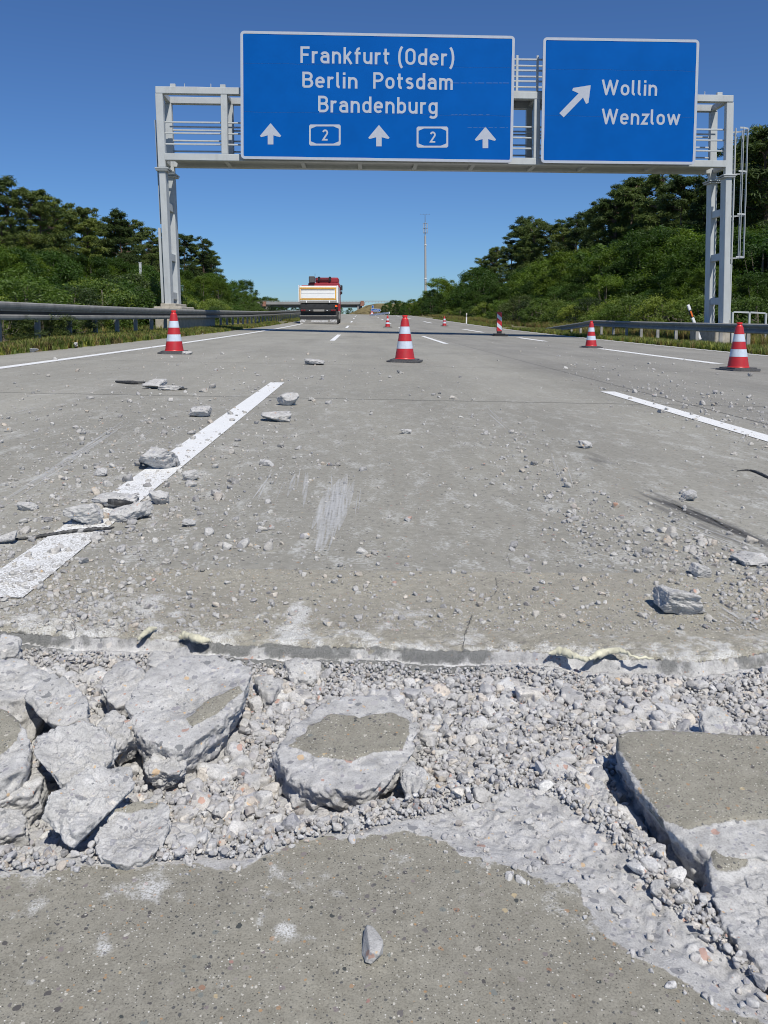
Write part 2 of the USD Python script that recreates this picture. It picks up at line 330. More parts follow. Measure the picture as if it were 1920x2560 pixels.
def lathe(profile, sides=32, c=(0, 0, 0)):
    pr = np.asarray(profile, float); ang = np.arange(sides) * 2 * np.pi / sides
    v = np.stack([pr[:, None, 0] * np.cos(ang), pr[:, None, 0] * np.sin(ang), np.broadcast_to(pr[:, None, 1], (len(pr), sides))], -1).reshape(-1, 3) + np.asarray(c)
    f = []
    for i in range(len(pr) - 1):
        for j in range(sides):
            k = (j + 1) % sides; f += [[i * sides + j, i * sides + k, (i + 1) * sides + k], [i * sides + j, (i + 1) * sides + k, (i + 1) * sides + j]]
    return trimesh.Trimesh(v, np.array(f), process=False)
def prism(poly, z0, z1): 
    m = trimesh.creation.extrude_polygon(poly, z1 - z0); m.apply_translation((0, 0, z0)); return m
def rounded(w, h, r): return shapely.box(-w / 2 + r, -h / 2 + r, w / 2 - r, h / 2 - r).buffer(r, quad_segs=5)
def frame_tf(origin, xdir, ydir):
    """x along xdir, y along ydir, z towards the viewer."""
    x = np.array(xdir, float); x /= np.linalg.norm(x); y = np.array(ydir, float); y -= x * (x @ y); y /= np.linalg.norm(y)
    T = np.eye(4); T[:3, 0], T[:3, 1], T[:3, 2], T[:3, 3] = x, y, np.cross(x, y), origin; return T
def sheet(xs, ys, lift=0.0):
    """A sheet on the road between the x values in each row of ys."""
    xs = np.asarray(xs, float); Y = np.repeat(ys, len(xs)); X = np.tile(xs, len(ys))
    v = np.stack([X, Y, road_z(X, Y) + lift], 1); n = len(xs); f = []
    for i in range(len(ys) - 1):
        for j in range(n - 1):
            a = i * n + j; f += [[a, a + 1, a + n + 1], [a, a + n + 1, a + n]]
    return trimesh.Trimesh(v, np.array(f), process=False)

# ------------------------------------------------------------------ setting: terrain, road, broken pavement
XL, XR = -5.95, 10.8
xs = np.concatenate([[-1500, -600, -250, -120, -60, -30, -20, -14, -9], np.linspace(XL, XR, 8), [14, 20, 30, 60, 120, 250, 600, 1500]])
ys = np.concatenate([[-40, -10, 0, 5], np.arange(10, 240, 6), [260, 300, 400, 700, 1500, 3000]])
gm = sheet(xs, ys, -.035); gv = gm.vertices.copy(); gv[:, 2] -= .45 * ((gv[:, 0] > XL + .1) & (gv[:, 0] < XR - .1) & (gv[:, 1] < 250)); gm.vertices = gv   # the bed of the road lies lower
tag(put('/World', 'ground', gm, 'soil'), kind='structure')
NX0, NX1, NY0, NY1 = -1.26, 1.30, .62, 2.22          # the broken part of the pavement, modelled finely
yr = np.concatenate([[NY1], np.arange(3, 12, 1.0), np.arange(12, 230, 4.0), [240, 260, 300]])
xr = np.linspace(XL, XR, 9)
rd = [sheet(np.unique(np.concatenate([xr, [NX0, NX1]])), yr), sheet(xr, [-6, NY0]), sheet(np.linspace(XL, NX0, 5), np.linspace(NY0, NY1, 3)), sheet(np.linspace(NX1, XR, 6), np.linspace(NY0, NY1, 3))]
tag(put('/World', 'road', rd, 'road'), kind='structure')

UPPER = [(-120, 1352), (-50, 1358), (50, 1362), (160, 1372), (300, 1375), (400, 1380), (560, 1392), (700, 1392), (860, 1398), (1000, 1405), (1120, 1400), (1190, 1408), (1300, 1418), (1420, 1420), (1500, 1428), (1600, 1412), (1659, 1405), (1800, 1395)]
LOWER = [(1800, 2230), (1700, 2150), (1600, 2060), (1530, 2000), (1470, 1950), (1420, 1910), (1380, 1850), (1320, 1790), (1260, 1740), (1200, 1690), (1130, 1680), (1050, 1700), (960, 1730), (880, 1750), (760, 1790), (640, 1805), (560, 1838), (450, 1845), (330, 1852), (200, 1852), (100, 1872), (0, 1872), (-140, 1872)]
SPALL = [(1800, 2300), (1659, 2212), (1600, 2190), (1520, 2150), (1440, 2090), (1370, 2060), (1300, 2010), (1280, 1960), (1240, 1905), (1180, 1900), (1090, 1870), (1020, 1850), (960, 1815), (870, 1795), (760, 1802), (640, 1812), (560, 1857), (480, 1872), (330, 1864), (170, 1872), (100, 1884), (0, 1888), (-140, 1890)]
Ptrench = Polygon(np.vstack([poly_ground(UPPER), poly_ground(LOWER)])).buffer(0)
Pspall = Polygon(np.vstack([poly_ground(UPPER), poly_ground(SPALL)])).buffer(0)
far_edge = LineString(poly_ground(UPPER))
def fb(x, y, s, o=4, seed=0): return meshkit.fbm(np.stack([x * s, y * s, np.zeros_like(x) + .37], -1), o, seed) - .5
def trench(x, y):
    """Height against the road plane, and the masks of break, dust and dark tone (painted recess shade, coated joint face)."""
    P = shapely.points(x, y)
    dt = shapely.distance(Ptrench.exterior, P) * np.where(shapely.contains_xy(Ptrench, x, y), -1, 1)
    dt = dt + (y > 1.5) * (fb(x, y, 16, 5, 51) * .016 + fb(x, y, 60, 4, 52) * .012)
    ds = shapely.distance(Pspall.exterior, P) * np.where(shapely.contains_xy(Pspall, x, y), -1, 1)
    de = shapely.distance(far_edge, P); beyond = (dt > 0) & (ds > 0) & (y > 1.35)
    wob = fb(x, y, 22, 4, 3) * .05
    h = np.zeros_like(x)
    t = np.clip((-dt + wob * .6) / .10, 0, 1); depth = -.050 * (t * t * (3 - 2 * t))
    # the far side drops straight down at the joint
    face = np.clip(-dt / .010, 0, 1) * (de < .10)
    depth = np.where((de < .10), np.minimum(depth, -.026 * face - .012 * np.clip((-dt - .028) / .02, 0, 1)), depth)
    depth = depth * (1 + .12 * np.clip((-.12 - x) / .15, 0, 1) * (de > .08))
    depth += (dt < 0) * fb(x, y, 17, 3, 9) * .026 * np.clip(-dt / .04, 0, 1)
    sp_ = np.clip((-ds + fb(x, y, 30, 4, 5) * .05) / .05, 0, 1) * (dt > -.02)
    h = depth - .008 * sp_ + sp_ * (fb(x, y, 22, 5, 12) * .014 + fb(x, y, 110, 4, 2) * .015 - np.abs(fb(x, y, 38, 3, 71)) * .014)
    rough_in = np.clip(-dt / .01, 0, 1)
    h += rough_in * (fb(x, y, 110, 3, 7) * .009)
    # the lip beyond the joint is chipped
    lip = np.exp(-np.clip(dt, 0, 9) / .05) * beyond
    h -= lip * np.clip(fb(x, y, 34, 5, 21) * 3.4 + .05, 0, 1) * .022
    h -= .011 * np.exp(-((dt - .006) / .006) ** 2) * (de < .07) * np.clip(.7 + fb(x, y, 20, 3, 88) * 2.5, 0, 1)
    h += (1 - rough_in) * fb(x, y, 150, 3, 4) * .0016 + beyond * fb(x, y, 70, 4, 14) * (.004 + .016 * lip)
    frac = np.clip(.5 - (np.minimum(ds, dt) - .004 + fb(x, y, 45, 5, 91) * .045) / .022, 0, 1)
    frac = np.where(beyond, np.clip(.46 - dt / .13 + fb(x, y, 9, 4, 31) * 1.5, 0, 1) * (.62 - .45 * np.exp(-((x - .05) / .45) ** 2)), frac)
    dust = np.clip(.42 - np.minimum(np.abs(ds), .3) * 1.1, 0, .42) * (ds > 0) + np.where(beyond, .16, .0)
    for (bx, by, rx, ry, am) in [(270, 1928, 60, 24, .36), (200, 1955, 30, 22, .30), (225, 2050, 24, 20, .30), (613, 2010, 22, 18, .36), (730, 1930, 18, 16, .28), (670, 2028, 22, 14, .28), (60, 2120, 40, 20, .26), (560, 1985, 14, 22, .28), (480, 2130, 20, 20, .22), (75, 1905, 24, 18, .32), (640, 1330, 26, 34, .5), (260, 1290, 200, 50, .25), (860, 1320, 50, 20, .25), (40, 2190, 60, 20, .3)]:
        q = G2(bx, by); e = np.abs(G2(bx + rx, by)[:2] - q[:2]).max() + 1e-6, np.abs(G2(bx, by - ry)[1] - q[1]) + 1e-6
        dust += am * np.exp(-((x - q[0]) / e[0]) ** 2 - ((y - q[1]) / e[1]) ** 2)
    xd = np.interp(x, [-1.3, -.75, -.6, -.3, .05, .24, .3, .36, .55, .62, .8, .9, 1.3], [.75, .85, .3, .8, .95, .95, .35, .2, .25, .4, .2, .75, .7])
    dark = np.maximum(xd, .45) * np.clip(1.25 - np.abs(dt - .003) / .008 + fb(x, y, 40, 4, 61) * 1.8, 0, 1) * (de < .07)  # thin line at the joint lip: shade of the recess, painted into the mask
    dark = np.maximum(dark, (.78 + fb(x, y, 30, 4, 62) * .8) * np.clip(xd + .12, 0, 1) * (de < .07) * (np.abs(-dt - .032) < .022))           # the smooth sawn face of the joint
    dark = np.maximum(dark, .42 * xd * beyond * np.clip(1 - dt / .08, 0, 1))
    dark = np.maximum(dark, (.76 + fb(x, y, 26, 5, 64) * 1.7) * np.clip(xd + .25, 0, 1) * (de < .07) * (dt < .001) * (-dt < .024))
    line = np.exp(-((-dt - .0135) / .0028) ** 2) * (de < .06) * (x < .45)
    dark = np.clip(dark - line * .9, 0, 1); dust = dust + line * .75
    return h, frac, dust, dark
step = .0034
gx, gy = np.arange(NX0, NX1 + step / 2, (NX1 - NX0) / round((NX1 - NX0) / step)), np.arange(NY0, NY1 + step / 2, (NY1 - NY0) / round((NY1 - NY0) / step))
GX, GY = np.meshgrid(gx, gy); fx, fy = GX.ravel(), GY.ravel()
hh, frac, dust, dark = trench(fx, fy)
edge = np.clip(np.minimum.reduce([fx - NX0, NX1 - fx, fy - NY0, NY1 - fy]) / .05, 0, 1); hh = np.where((fy > 2.1) | (fy < .68), hh * edge, hh)
frac = frac * np.where(fy > 1.9, np.clip((NY1 - fy) / .2, 0, 1), 1)
dust = dust * np.where(fy > 1.9, np.clip((NY1 - fy) / .2, 0, 1), 1)
HF = hh.reshape(GX.shape)
ii = np.arange(GX.size).reshape(GX.shape); q = np.stack([ii[:-1, :-1].ravel(), ii[:-1, 1:].ravel(), ii[1:, 1:].ravel(), ii[1:, :-1].ravel()], 1)
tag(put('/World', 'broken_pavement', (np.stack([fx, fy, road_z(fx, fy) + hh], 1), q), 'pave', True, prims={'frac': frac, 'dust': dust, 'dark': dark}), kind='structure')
def surf(x, y):
    """Height of the pavement or of the bottom of the break."""
    z = -SLOPE * x if y < 10 and -14 < x < 20 else float(road_z(x, y))
    if NX0 < x < NX1 and NY0 < y < NY1:
        j, i = min(int((x - NX0) / (gx[1] - gx[0])), len(gx) - 1), min(int((y - NY0) / (gy[1] - gy[0])), len(gy) - 1); z += HF[i, j]
    return z

# road markings
def strip(xc, y0, y1, w, name, label=None):
    n = max(2, int((y1 - y0) / 1.5) + 1)
    return tag(put('/World', name, sheet([xc - w / 2, xc, xc + w / 2], np.linspace(y0, y1, n), .004), 'paint'), kind='structure')
strip(-4.62, 3, 230, .17, 'edge_line')
strip(10.55, 3, 230, .13, 'edge_line')
# dashes of the left lane line; the first reaches into the broken strip's lip
strip(-.93, 1.96, 8.75, .155, 'lane_dash')
for a in ((25.2, 33.5), (49.5, 57.5), (73, 81), (97, 105), (121, 129), (145, 153)): strip(-.93, *a, .16, 'lane_dash')
for a in ((2.0, 8.4), (24.5, 34.0), (47, 55.5), (71, 79), (95, 103), (119, 127), (143, 151)): strip(2.66, *a, .16, 'lane_dash')
for a in ((15.3, 23.1), (30.0, 35.2), (45.5, 54.5), (79, 89), (112, 125), (145, 158)): strip(7.06, *a, .25, 'lane_dash')
# joints of the concrete slabs, fine dark lines
def thin(pts, w, name, mat='crack', lift=.0015):
    c = np.array([[*p, float(road_z(*p)) + lift] for p in pts]); t = np.gradient(c, axis=0); n = np.stack([-t[:, 1], t[:, 0], 0 * t[:, 0]], 1); n /= np.linalg.norm(n, axis=1, keepdims=True)
    w = np.broadcast_to(w, (len(c),))[:, None]; v = np.vstack([c - n * w / 2, c + n * w / 2]); k = len(c)
    f = [[i, i + 1, k + i + 1] for i in range(k - 1)] + [[i, k + i + 1, k + i] for i in range(k - 1)]
    return trimesh.Trimesh(v, np.array(f), process=False)
jl = [thin([(x, y + x * .004) for x in np.linspace(XL + .2, XR - .3, 12)], .012, '') for y in (7.1, 12.4, 17.6, 22.9, 28.2)]
jl += [thin([(x, y) for y in np.linspace(2.3, 60, 30)], .010, '') for x in (3.05,)]
tag(put('/World', 'slab_joint', jl, 'crack'), kind='structure')
# cracks in the near slab
def crack(pts, w0):
    p = np.array([G2(*a)[:2] for a in pts]); t = np.linspace(0, 1, 40); s = np.linspace(0, 1, len(p))
    q = np.stack([np.interp(t, s, p[:, 0]), np.interp(t, s, p[:, 1])], 1) + RNG.normal(0, .0018, (40, 2)); return thin(q, w0 * .45 * (.3 + RNG.random(40)), '', lift=.0022)
tag(put('/World', 'surface_crack', [crack([(1000, 1398), (1012, 1350), (1020, 1330)], .004), crack([(1062, 1295), (1075, 1270), (1070, 1250)], .003), crack([(1105, 1230), (1100, 1215), (1097, 1200)], .002), crack([(1560, 1345), (1600, 1345), (1659, 1370)], .003), crack([(165, 1372), (160, 1330), (175, 1300)], .003)], 'crack'), kind='structure')
# scrapes of white dust and dark tyre marks, thin films on the road
def scrape(x0, y0, x1, y1, n, spread, w, mat='scrape'):
    out = []
    for _ in range(n):
        o = RNG.normal(0, spread); a, b = sorted(RNG.random(2) * .5 + np.array([0, .5])); p0, p1 = G2(x0 + o, y0 + RNG.normal(0, 6)), G2(x1 + o * 1.25, y1 + RNG.normal(0, 6))
        t = np.linspace(a * .6, min(1, b * 1.2), 7); q = p0[None, :2] * (1 - t[:, None]) + p1[None, :2] * t[:, None]
        out.append(thin(q, w * (.3 + RNG.random()) * np.array([.2, .7, 1, 1, 1, .7, .2]), '', lift=.0022 + .00003 * len(out)))
    return out
sc = scrape(740, 1035, 684, 1192, 11, 15, .045) + scrape(660, 1015, 648, 1090, 7, 28, .014) + scrape(600, 1020, 560, 1090, 7, 25, .008) + scrape(775, 1040, 765, 1130, 3, 4, .006)
sc += scrape(290, 905, 5, 1090, 7, 5, .012) + scrape(345, 920, 230, 990, 3, 6, .008) + scrape(120, 870, 0, 905, 4, 8, .012)
sc += scrape(1195, 975, 1215, 1055, 5, 8, .010) + scrape(1400, 1105, 1640, 1190, 6, 14, .008) + scrape(1040, 880, 1090, 935, 3, 10, .008) + scrape(1540, 1300, 1620, 1350, 6, 10, .008)
tag(put('/World', 'scrape_mark', sc, 'scrape'), 'white scratched streaks of concrete dust on the road', 'scrape marks', kind='stuff')
tag(put('/World', 'tyre_mark', scrape(1360, 1060, 1700, 1200, 16, 16, .05, 'skid') + scrape(1260, 985, 1330, 1010, 6, 8, .05, 'skid'), 'skid'), 'dark rubbed tyre streaks on the right of the road', 'tyre marks', kind='stuff')

# ------------------------------------------------------------------ stones and blocks of broken concrete
ICO = {k: trimesh.creation.icosphere(k, 1.0) for k in range(0, 7)}
def faceted(sub, normals, dists, p=16):
    u = np.array(ICO[sub].vertices); s = np.clip(u @ normals.T / dists, 0, None)
    return u / ((s ** p).sum(1) ** (1 / p))[:, None]
def rock(sub, rng, flat=.75, amp=.10, p=28):
    k = int(rng.integers(8, 13)); n = rng.normal(0, 1, (k, 3)); n /= np.linalg.norm(n, axis=1, keepdims=True)
    n = np.vstack([n, np.eye(3), -np.eye(3)]); v = faceted(sub, n, np.concatenate([rng.uniform(.55, .95, k), rng.uniform(.85, 1.05, 6)]), p)
    o = rng.uniform(0, 50, 3); v = v * (1 + amp * ((meshkit.fbm(v * 2.3 + o, 4, 1) - .5) * 1.5 - np.abs(meshkit.fbm(v * 3.7 + o, 3, 9) - .5) * 1.1)[:, None])
    v *= rng.uniform(.72, 1.18, 3) * np.array([1, 1, flat]); return v
BLOCKS = []        # footprints, so that the gravel keeps clear of them
def block(pts, top, thick, label, cat='concrete block', name='broken_block', under=.3, tilt=(0, 0), crust=None, sub=5, amp=.055, sides=None, sits=None):
    """A block broken out of the slab. pts: outline of its top in the photo; top: height of the top above the road plane; under: how far the sides draw in below;
    tilt: slope of the top along x and y; crust: outline of what is left of the old road surface on top."""
    fp = np.array([G2(x, y, top)[:2] for x, y in pts]); hull = Polygon(fp).convex_hull; fp = np.array(hull.exterior.coords)[:-1]
    if Polygon(fp).exterior.is_ccw is False: fp = fp[::-1]
    c2 = np.array(hull.centroid.coords[0]); z0 = float(road_z(*c2)); c = np.array([*c2, z0 + top - thick * .45])
    N, Dd = [], []
    for a, b in zip(fp, np.roll(fp, -1, 0)):
        e = b - a
        if np.linalg.norm(e) < 1e-4: continue
        nrm = np.array([e[1], -e[0]]) / np.linalg.norm(e); k = under * RNG.uniform(.5, 1.4) * (1.0 if nrm[1] < .2 else .2)
        n = np.array([*nrm, -k]); n /= np.linalg.norm(n); N.append(n); Dd.append(max(.008, n @ (np.array([*a, z0 + top - .004]) - c)))
    nt = np.array([-tilt[0], -tilt[1], 1.0]); nt /= np.linalg.norm(nt); N.append(nt); Dd.append(nt @ (np.array([*c2, z0 + top]) - c))
    for _ in range(2):
        n = np.array([RNG.normal(0, .30), RNG.normal(0, .25) - .12, 1.0]); n /= np.linalg.norm(n); N.append(n); Dd.append(max(n @ (np.array([*q_, z0 + top]) - c) for q_ in fp) * (1.05 if crust else RNG.uniform(.62, .85)))
    N.append(np.array([0, 0, -1.0])); Dd.append(thick * .55)
    size = math.sqrt(hull.area)
    N, Dd = np.array(N), np.array(Dd); nk = len(N)
    cuts = RNG.normal(0, 1, (44, 3)); cuts[:, 2] = np.abs(cuts[:, 2]) * 1.0 - .25
    if crust: cuts[:, 2] = RNG.uniform(-.5, .30, 44)
    cuts /= np.linalg.norm(cuts, axis=1, keepdims=True)
    v0 = faceted(4, N, Dd, 40); sup = (v0 @ cuts.T).max(0); N, Dd = np.vstack([N, cuts]), np.concatenate([Dd, sup * RNG.uniform(.78 if not crust else .92, .98, 44)])
    v = faceted(sub, N, Dd, 90)
    nrm = np.array(ICO[sub].vertices); w = v + c
    onc = np.zeros(len(w)); lim = 1.0
    if crust:
        cp_ = Polygon([G2(x, y, top)[:2] for x, y in crust]); P = shapely.points(w[:, 0], w[:, 1])
        dc = shapely.distance(cp_.exterior, P) * np.where(shapely.contains_xy(cp_, w[:, 0], w[:, 1]), -1, 1)
        up = (w - c) @ nt > Dd[nk - 4] - .016
        onc = np.clip(.5 - dc / .012 + (meshkit.fbm(w * 55, 4, 3) - .5) * 1.1, 0, 1) * up
    f1 = meshkit.fbm(w * (5 / size) + 11.3, 4, 5) - .5; f2 = meshkit.fbm(w * 55 + 3.1, 5, 8) - .5; f3 = np.abs(meshkit.fbm(w * (9 / size) + 7.7, 4, 2) - .5); f4 = np.abs(meshkit.fbm(w * 42 + 1.7, 4, 6) - .5)
    q4 = meshkit.fbm(w * 26 + 5.9, 3, 15); st = np.floor(q4 * 14) / 14 - q4                 # small stepped fracture faces
    disp = (size * amp * (f1 * 1.0 - f3 * .9) + .022 * f2 - .018 * f4 + .020 * st) * (1 - .95 * onc)
    w = w + nrm * disp[:, None]
    if crust: w[:, 2] -= .004 * (1 - onc) * (np.abs((w - c) @ nt) > 0)
    BLOCKS.append(hull.buffer(-.004))
    m = trimesh.Trimesh(w, ICO[sub].faces, process=False)
    return solo(name, m, 'block_stone', label, cat, 'broken concrete blocks in the break', smooth=True, prims={'frac': 1 - onc, 'dust': onc * 0 + .12, 'dark': onc * 0}, base=(c[0], c[1], w[:, 2].min()))

block([(262, 1500), (330, 1440), (420, 1418), (505, 1424), (550, 1440), (540, 1490), (500, 1540), (440, 1572), (385, 1606), (320, 1592), (272, 1555)], .034, .10, 'largest block, left, with a strip of brownish old surface along its right edge', tilt=(-.02, .12), crust=[(400, 1540), (440, 1510), (520, 1480), (528, 1492), (470, 1530), (415, 1556)], sub=6)
block([(576, 1622), (612, 1572), (694, 1512), (850, 1497), (908, 1560), (893, 1645), (808, 1702), (735, 1682), (650, 1690), (600, 1662)], .014, .085, 'flat block in the middle of the break with brownish surface on top', tilt=(0, .05), crust=[(622, 1606), (668, 1568), (714, 1540), (770, 1550), (838, 1540), (884, 1556), (872, 1618), (806, 1622), (760, 1636), (690, 1628)], sub=6, under=.42, amp=.085)
block([(1308, 1578), (1350, 1570), (1500, 1578), (1660, 1590), (1850, 1600), (1850, 1840), (1659, 1850), (1560, 1815), (1500, 1826), (1440, 1800), (1380, 1690)], .028, .10, 'big slab at the right edge with smooth brownish top and dark left side', tilt=(.02, .03), crust=[(1320, 1580), (1350, 1573), (1500, 1582), (1660, 1596), (1850, 1606), (1850, 1770), (1659, 1762), (1560, 1765), (1480, 1775), (1430, 1755), (1380, 1680)], sub=6, under=.22, amp=.05)
block([(1508, 1836), (1560, 1796), (1665, 1800), (1850, 1850), (1850, 2250), (1700, 2140), (1620, 2040), (1555, 1985), (1530, 1900)], .012, .09, 'pale fractured slab at the lower right below the big brown-topped slab', tilt=(.03, .02), crust=[(1530, 1832), (1560, 1806), (1640, 1815), (1600, 1870), (1545, 1872)], sub=6, under=.2, amp=.04)
block([(-90, 1520), (0, 1530), (50, 1560), (72, 1612), (60, 1655), (0, 1682), (-90, 1690)], .04, .11, 'block at the left edge of the photo with brownish surface on top', tilt=(.05, .10), crust=[(-90, 1525), (0, 1532), (45, 1562), (40, 1600), (0, 1625), (-90, 1630)], sub=5)
block([(38, 1490), (110, 1448), (180, 1490), (214, 1522), (203, 1552), (150, 1566), (80, 1545)], .036, .09, 'grey block on the left with a dark hollow under its front edge', sub=5, under=.6, tilt=(0, .1))
block([(-100, 1425), (0, 1400), (60, 1420), (150, 1450), (120, 1490), (60, 1510), (0, 1530), (-100, 1520)], .028, .09, 'long pale block along the left edge below the joint', sub=5, tilt=(.04, .08))
block([(60, 1580), (130, 1560), (210, 1555), (300, 1582), (282, 1620), (205, 1642), (145, 1702), (112, 1704), (92, 1650)], .036, .11, 'wide block on the left leaning over a long dark gap', sub=6, under=.8, tilt=(-.05, .15))
block([(82, 1745), (130, 1684), (200, 1652), (284, 1640), (312, 1662), (275, 1702), (205, 1764), (160, 1812), (112, 1802)], .040, .11, 'tilted block with a dark shaded lower right side, near the lower left', sub=6, under=1.1, tilt=(-.12, .12))
block([(190, 1802), (240, 1742), (292, 1724), (362, 1730), (368, 1790), (340, 1832), (262, 1858), (210, 1842)], .022, .09, 'rounded block lowest in the pile on the left', sub=6, under=.5, tilt=(0, .1), crust=[(250, 1750), (300, 1733), (345, 1738), (330, 1750)])
block([(-90, 1660), (0, 1652), (90, 1640), (112, 1690), (72, 1722), (0, 1712), (-90, 1730)], .005, .07, 'low flat block at the left edge below the brown-topped one', sub=5, under=.5)
block([(-60, 1740), (10, 1725), (62, 1742), (70, 1790), (20, 1800), (-60, 1810)], -.004, .06, 'small dull block in the lower left corner of the pile', sub=5)
block([(1506, 1528), (1532, 1512), (1572, 1528), (1642, 1590), (1560, 1596), (1512, 1582)], .035, .09, 'pointed grey rock standing behind the big right slab', sub=5, tilt=(-.2, .1), under=.1)
block([(1236, 1692), (1300, 1668), (1332, 1700), (1304, 1732), (1252, 1728)], -.002, .06, 'pale lump beside the left side of the big right slab', sub=5, under=.7)
block([(1150, 1640), (1192, 1618), (1234, 1642), (1222, 1682), (1172, 1678)], .0, .06, 'brownish grey lump in the gravel right of the middle block', sub=5, under=.6)
block([(858, 1640), (902, 1628), (937, 1668), (912, 1716), (868, 1706)], .004, .06, 'lump leaning on the lower right corner of the middle block', sub=5, under=.6)
block([(205, 1450), (250, 1410), (300, 1425), (330, 1450), (298, 1500), (245, 1520), (215, 1490)], .025, .08, 'angular block between the two biggest blocks on the left', sub=5, under=.4, tilt=(.05, .08))
block([(300, 1425), (340, 1400), (420, 1395), (440, 1418), (380, 1428), (330, 1440)], .008, .06, 'narrow block tucked behind the largest block', sub=5)
block([(200, 1552), (240, 1520), (290, 1545), (300, 1580), (250, 1600)], .015, .07, 'small angular block below the two biggest blocks on the left', sub=5, under=.4)
block([(300, 1640), (350, 1602), (420, 1610), (415, 1650), (350, 1672), (318, 1668)], -.008, .05, 'flattish lump right of the leaning wide block', sub=5, under=.5)
block([(60, 1830), (100, 1800), (150, 1812), (180, 1840), (140, 1868), (80, 1866)], -.012, .05, 'bluish grey lump at the lower left rim of the break', sub=5)
block([(600, 1420), (650, 1410), (708, 1425), (690, 1455), (630, 1458)], -.018, .05, 'whitish dusty lump just below the joint', sub=5)
block([(40, 1365), (0, 1368), (-80, 1368), (-80, 1420), (10, 1405), (62, 1392)], .015, .07, 'pale block at the far left end of the joint', sub=5)
block([(575, 1465), (545, 1452), (572, 1440), (610, 1470), (590, 1500), (560, 1490)], -.012, .05, 'small lump right of the largest block', sub=4)
block([(1440, 1800), (1500, 1828), (1490, 1870), (1430, 1850)], -.022, .05, 'lump under the front of the big right slab', sub=4)

# single stones lying on the road and in the foreground
CHUNKS = [
 (300, 385, 975, 1030, 'large boulder-like chunk lying across the nearest dash of the left lane line', .5), (1408, 1506, 1274, 1340, 'biggest sharp-edged chunk on the right beyond the joint cord', .62),
 (245, 325, 1093, 1135, 'flat pale chunk on the left lane line near the bitumen strip', .45), (322, 366, 1066, 1100, 'fist-sized chunk right of the left lane line', .5), (150, 232, 1096, 1148, 'chunk lying just above the long bitumen strip', .45),
 (208, 300, 1072, 1102, 'low brownish chunk behind the bitumen strip on the left', .35), (410, 460, 882, 908, 'chunk left of the nearest lane dash, nearest its far end', .5), (600, 650, 855, 885, 'chunk beside the far end of the nearest lane dash', .5),
 (565, 632, 893, 916, 'flat broken chunk right of the lane dash', .4), (398, 434, 1018, 1046, 'grey chunk right of the boulder on the lane line', .5), (1472, 1502, 1062, 1090, 'small chunk beside the dark tyre streak on the right', .8),
 (1250, 1282, 955, 974, 'small pale chunk in the middle of the right side', .5), (38, 80, 1088, 1108, 'small chunk near the left edge', .5), (200, 232, 1014, 1034, 'small chunk left of the boulder', .5),
 (0, 36, 1152, 1184, 'chunk cut by the left edge beside the bitumen strip', .5), (780, 830, 2018, 2082, 'leaf-shaped bluish stone on the foreground slab', .35), (658, 702, 778, 792, 'flat pale piece beyond the middle of the lane', .4),
 (312, 362, 824, 846, 'pale chunk between the two dark strips of joint tape', .5), (142, 168, 742, 756, 'small pale chunk at the left kerb of the road', .5), (345, 400, 834, 846, 'crumbs right of the crumbled chunk', .3),
 (52, 80, 754, 764, 'small stone on the left edge strip', .5), (1485, 1530, 1222, 1254, 'flat chunk at the right with smaller crumbs', .35), (1580, 1659, 1200, 1225, 'row of crumbs at the right edge', .35),
 (395, 418, 760, 768, 'small dark crumb near the left cone', .5), (1452, 1480, 1842, 1870, 'pale stone at the foot of the big right slab', .5), (1400, 1440, 1895, 1930, 'angular stone on the pale spalled surface', .55), (1460, 1500, 1905, 1945, 'dark-sided stone on the pale spalled surface', .55),
 (865, 890, 928, 940, 'small dark stone near the middle of the road', .6), (560, 592, 995, 1010, 'small pale pair of crumbs', .4), (168, 190, 1206, 1222, 'violet-grey stone right of the left lane line', .5), (395, 422, 1125, 1142, 'small round stone in the middle left', .5)]
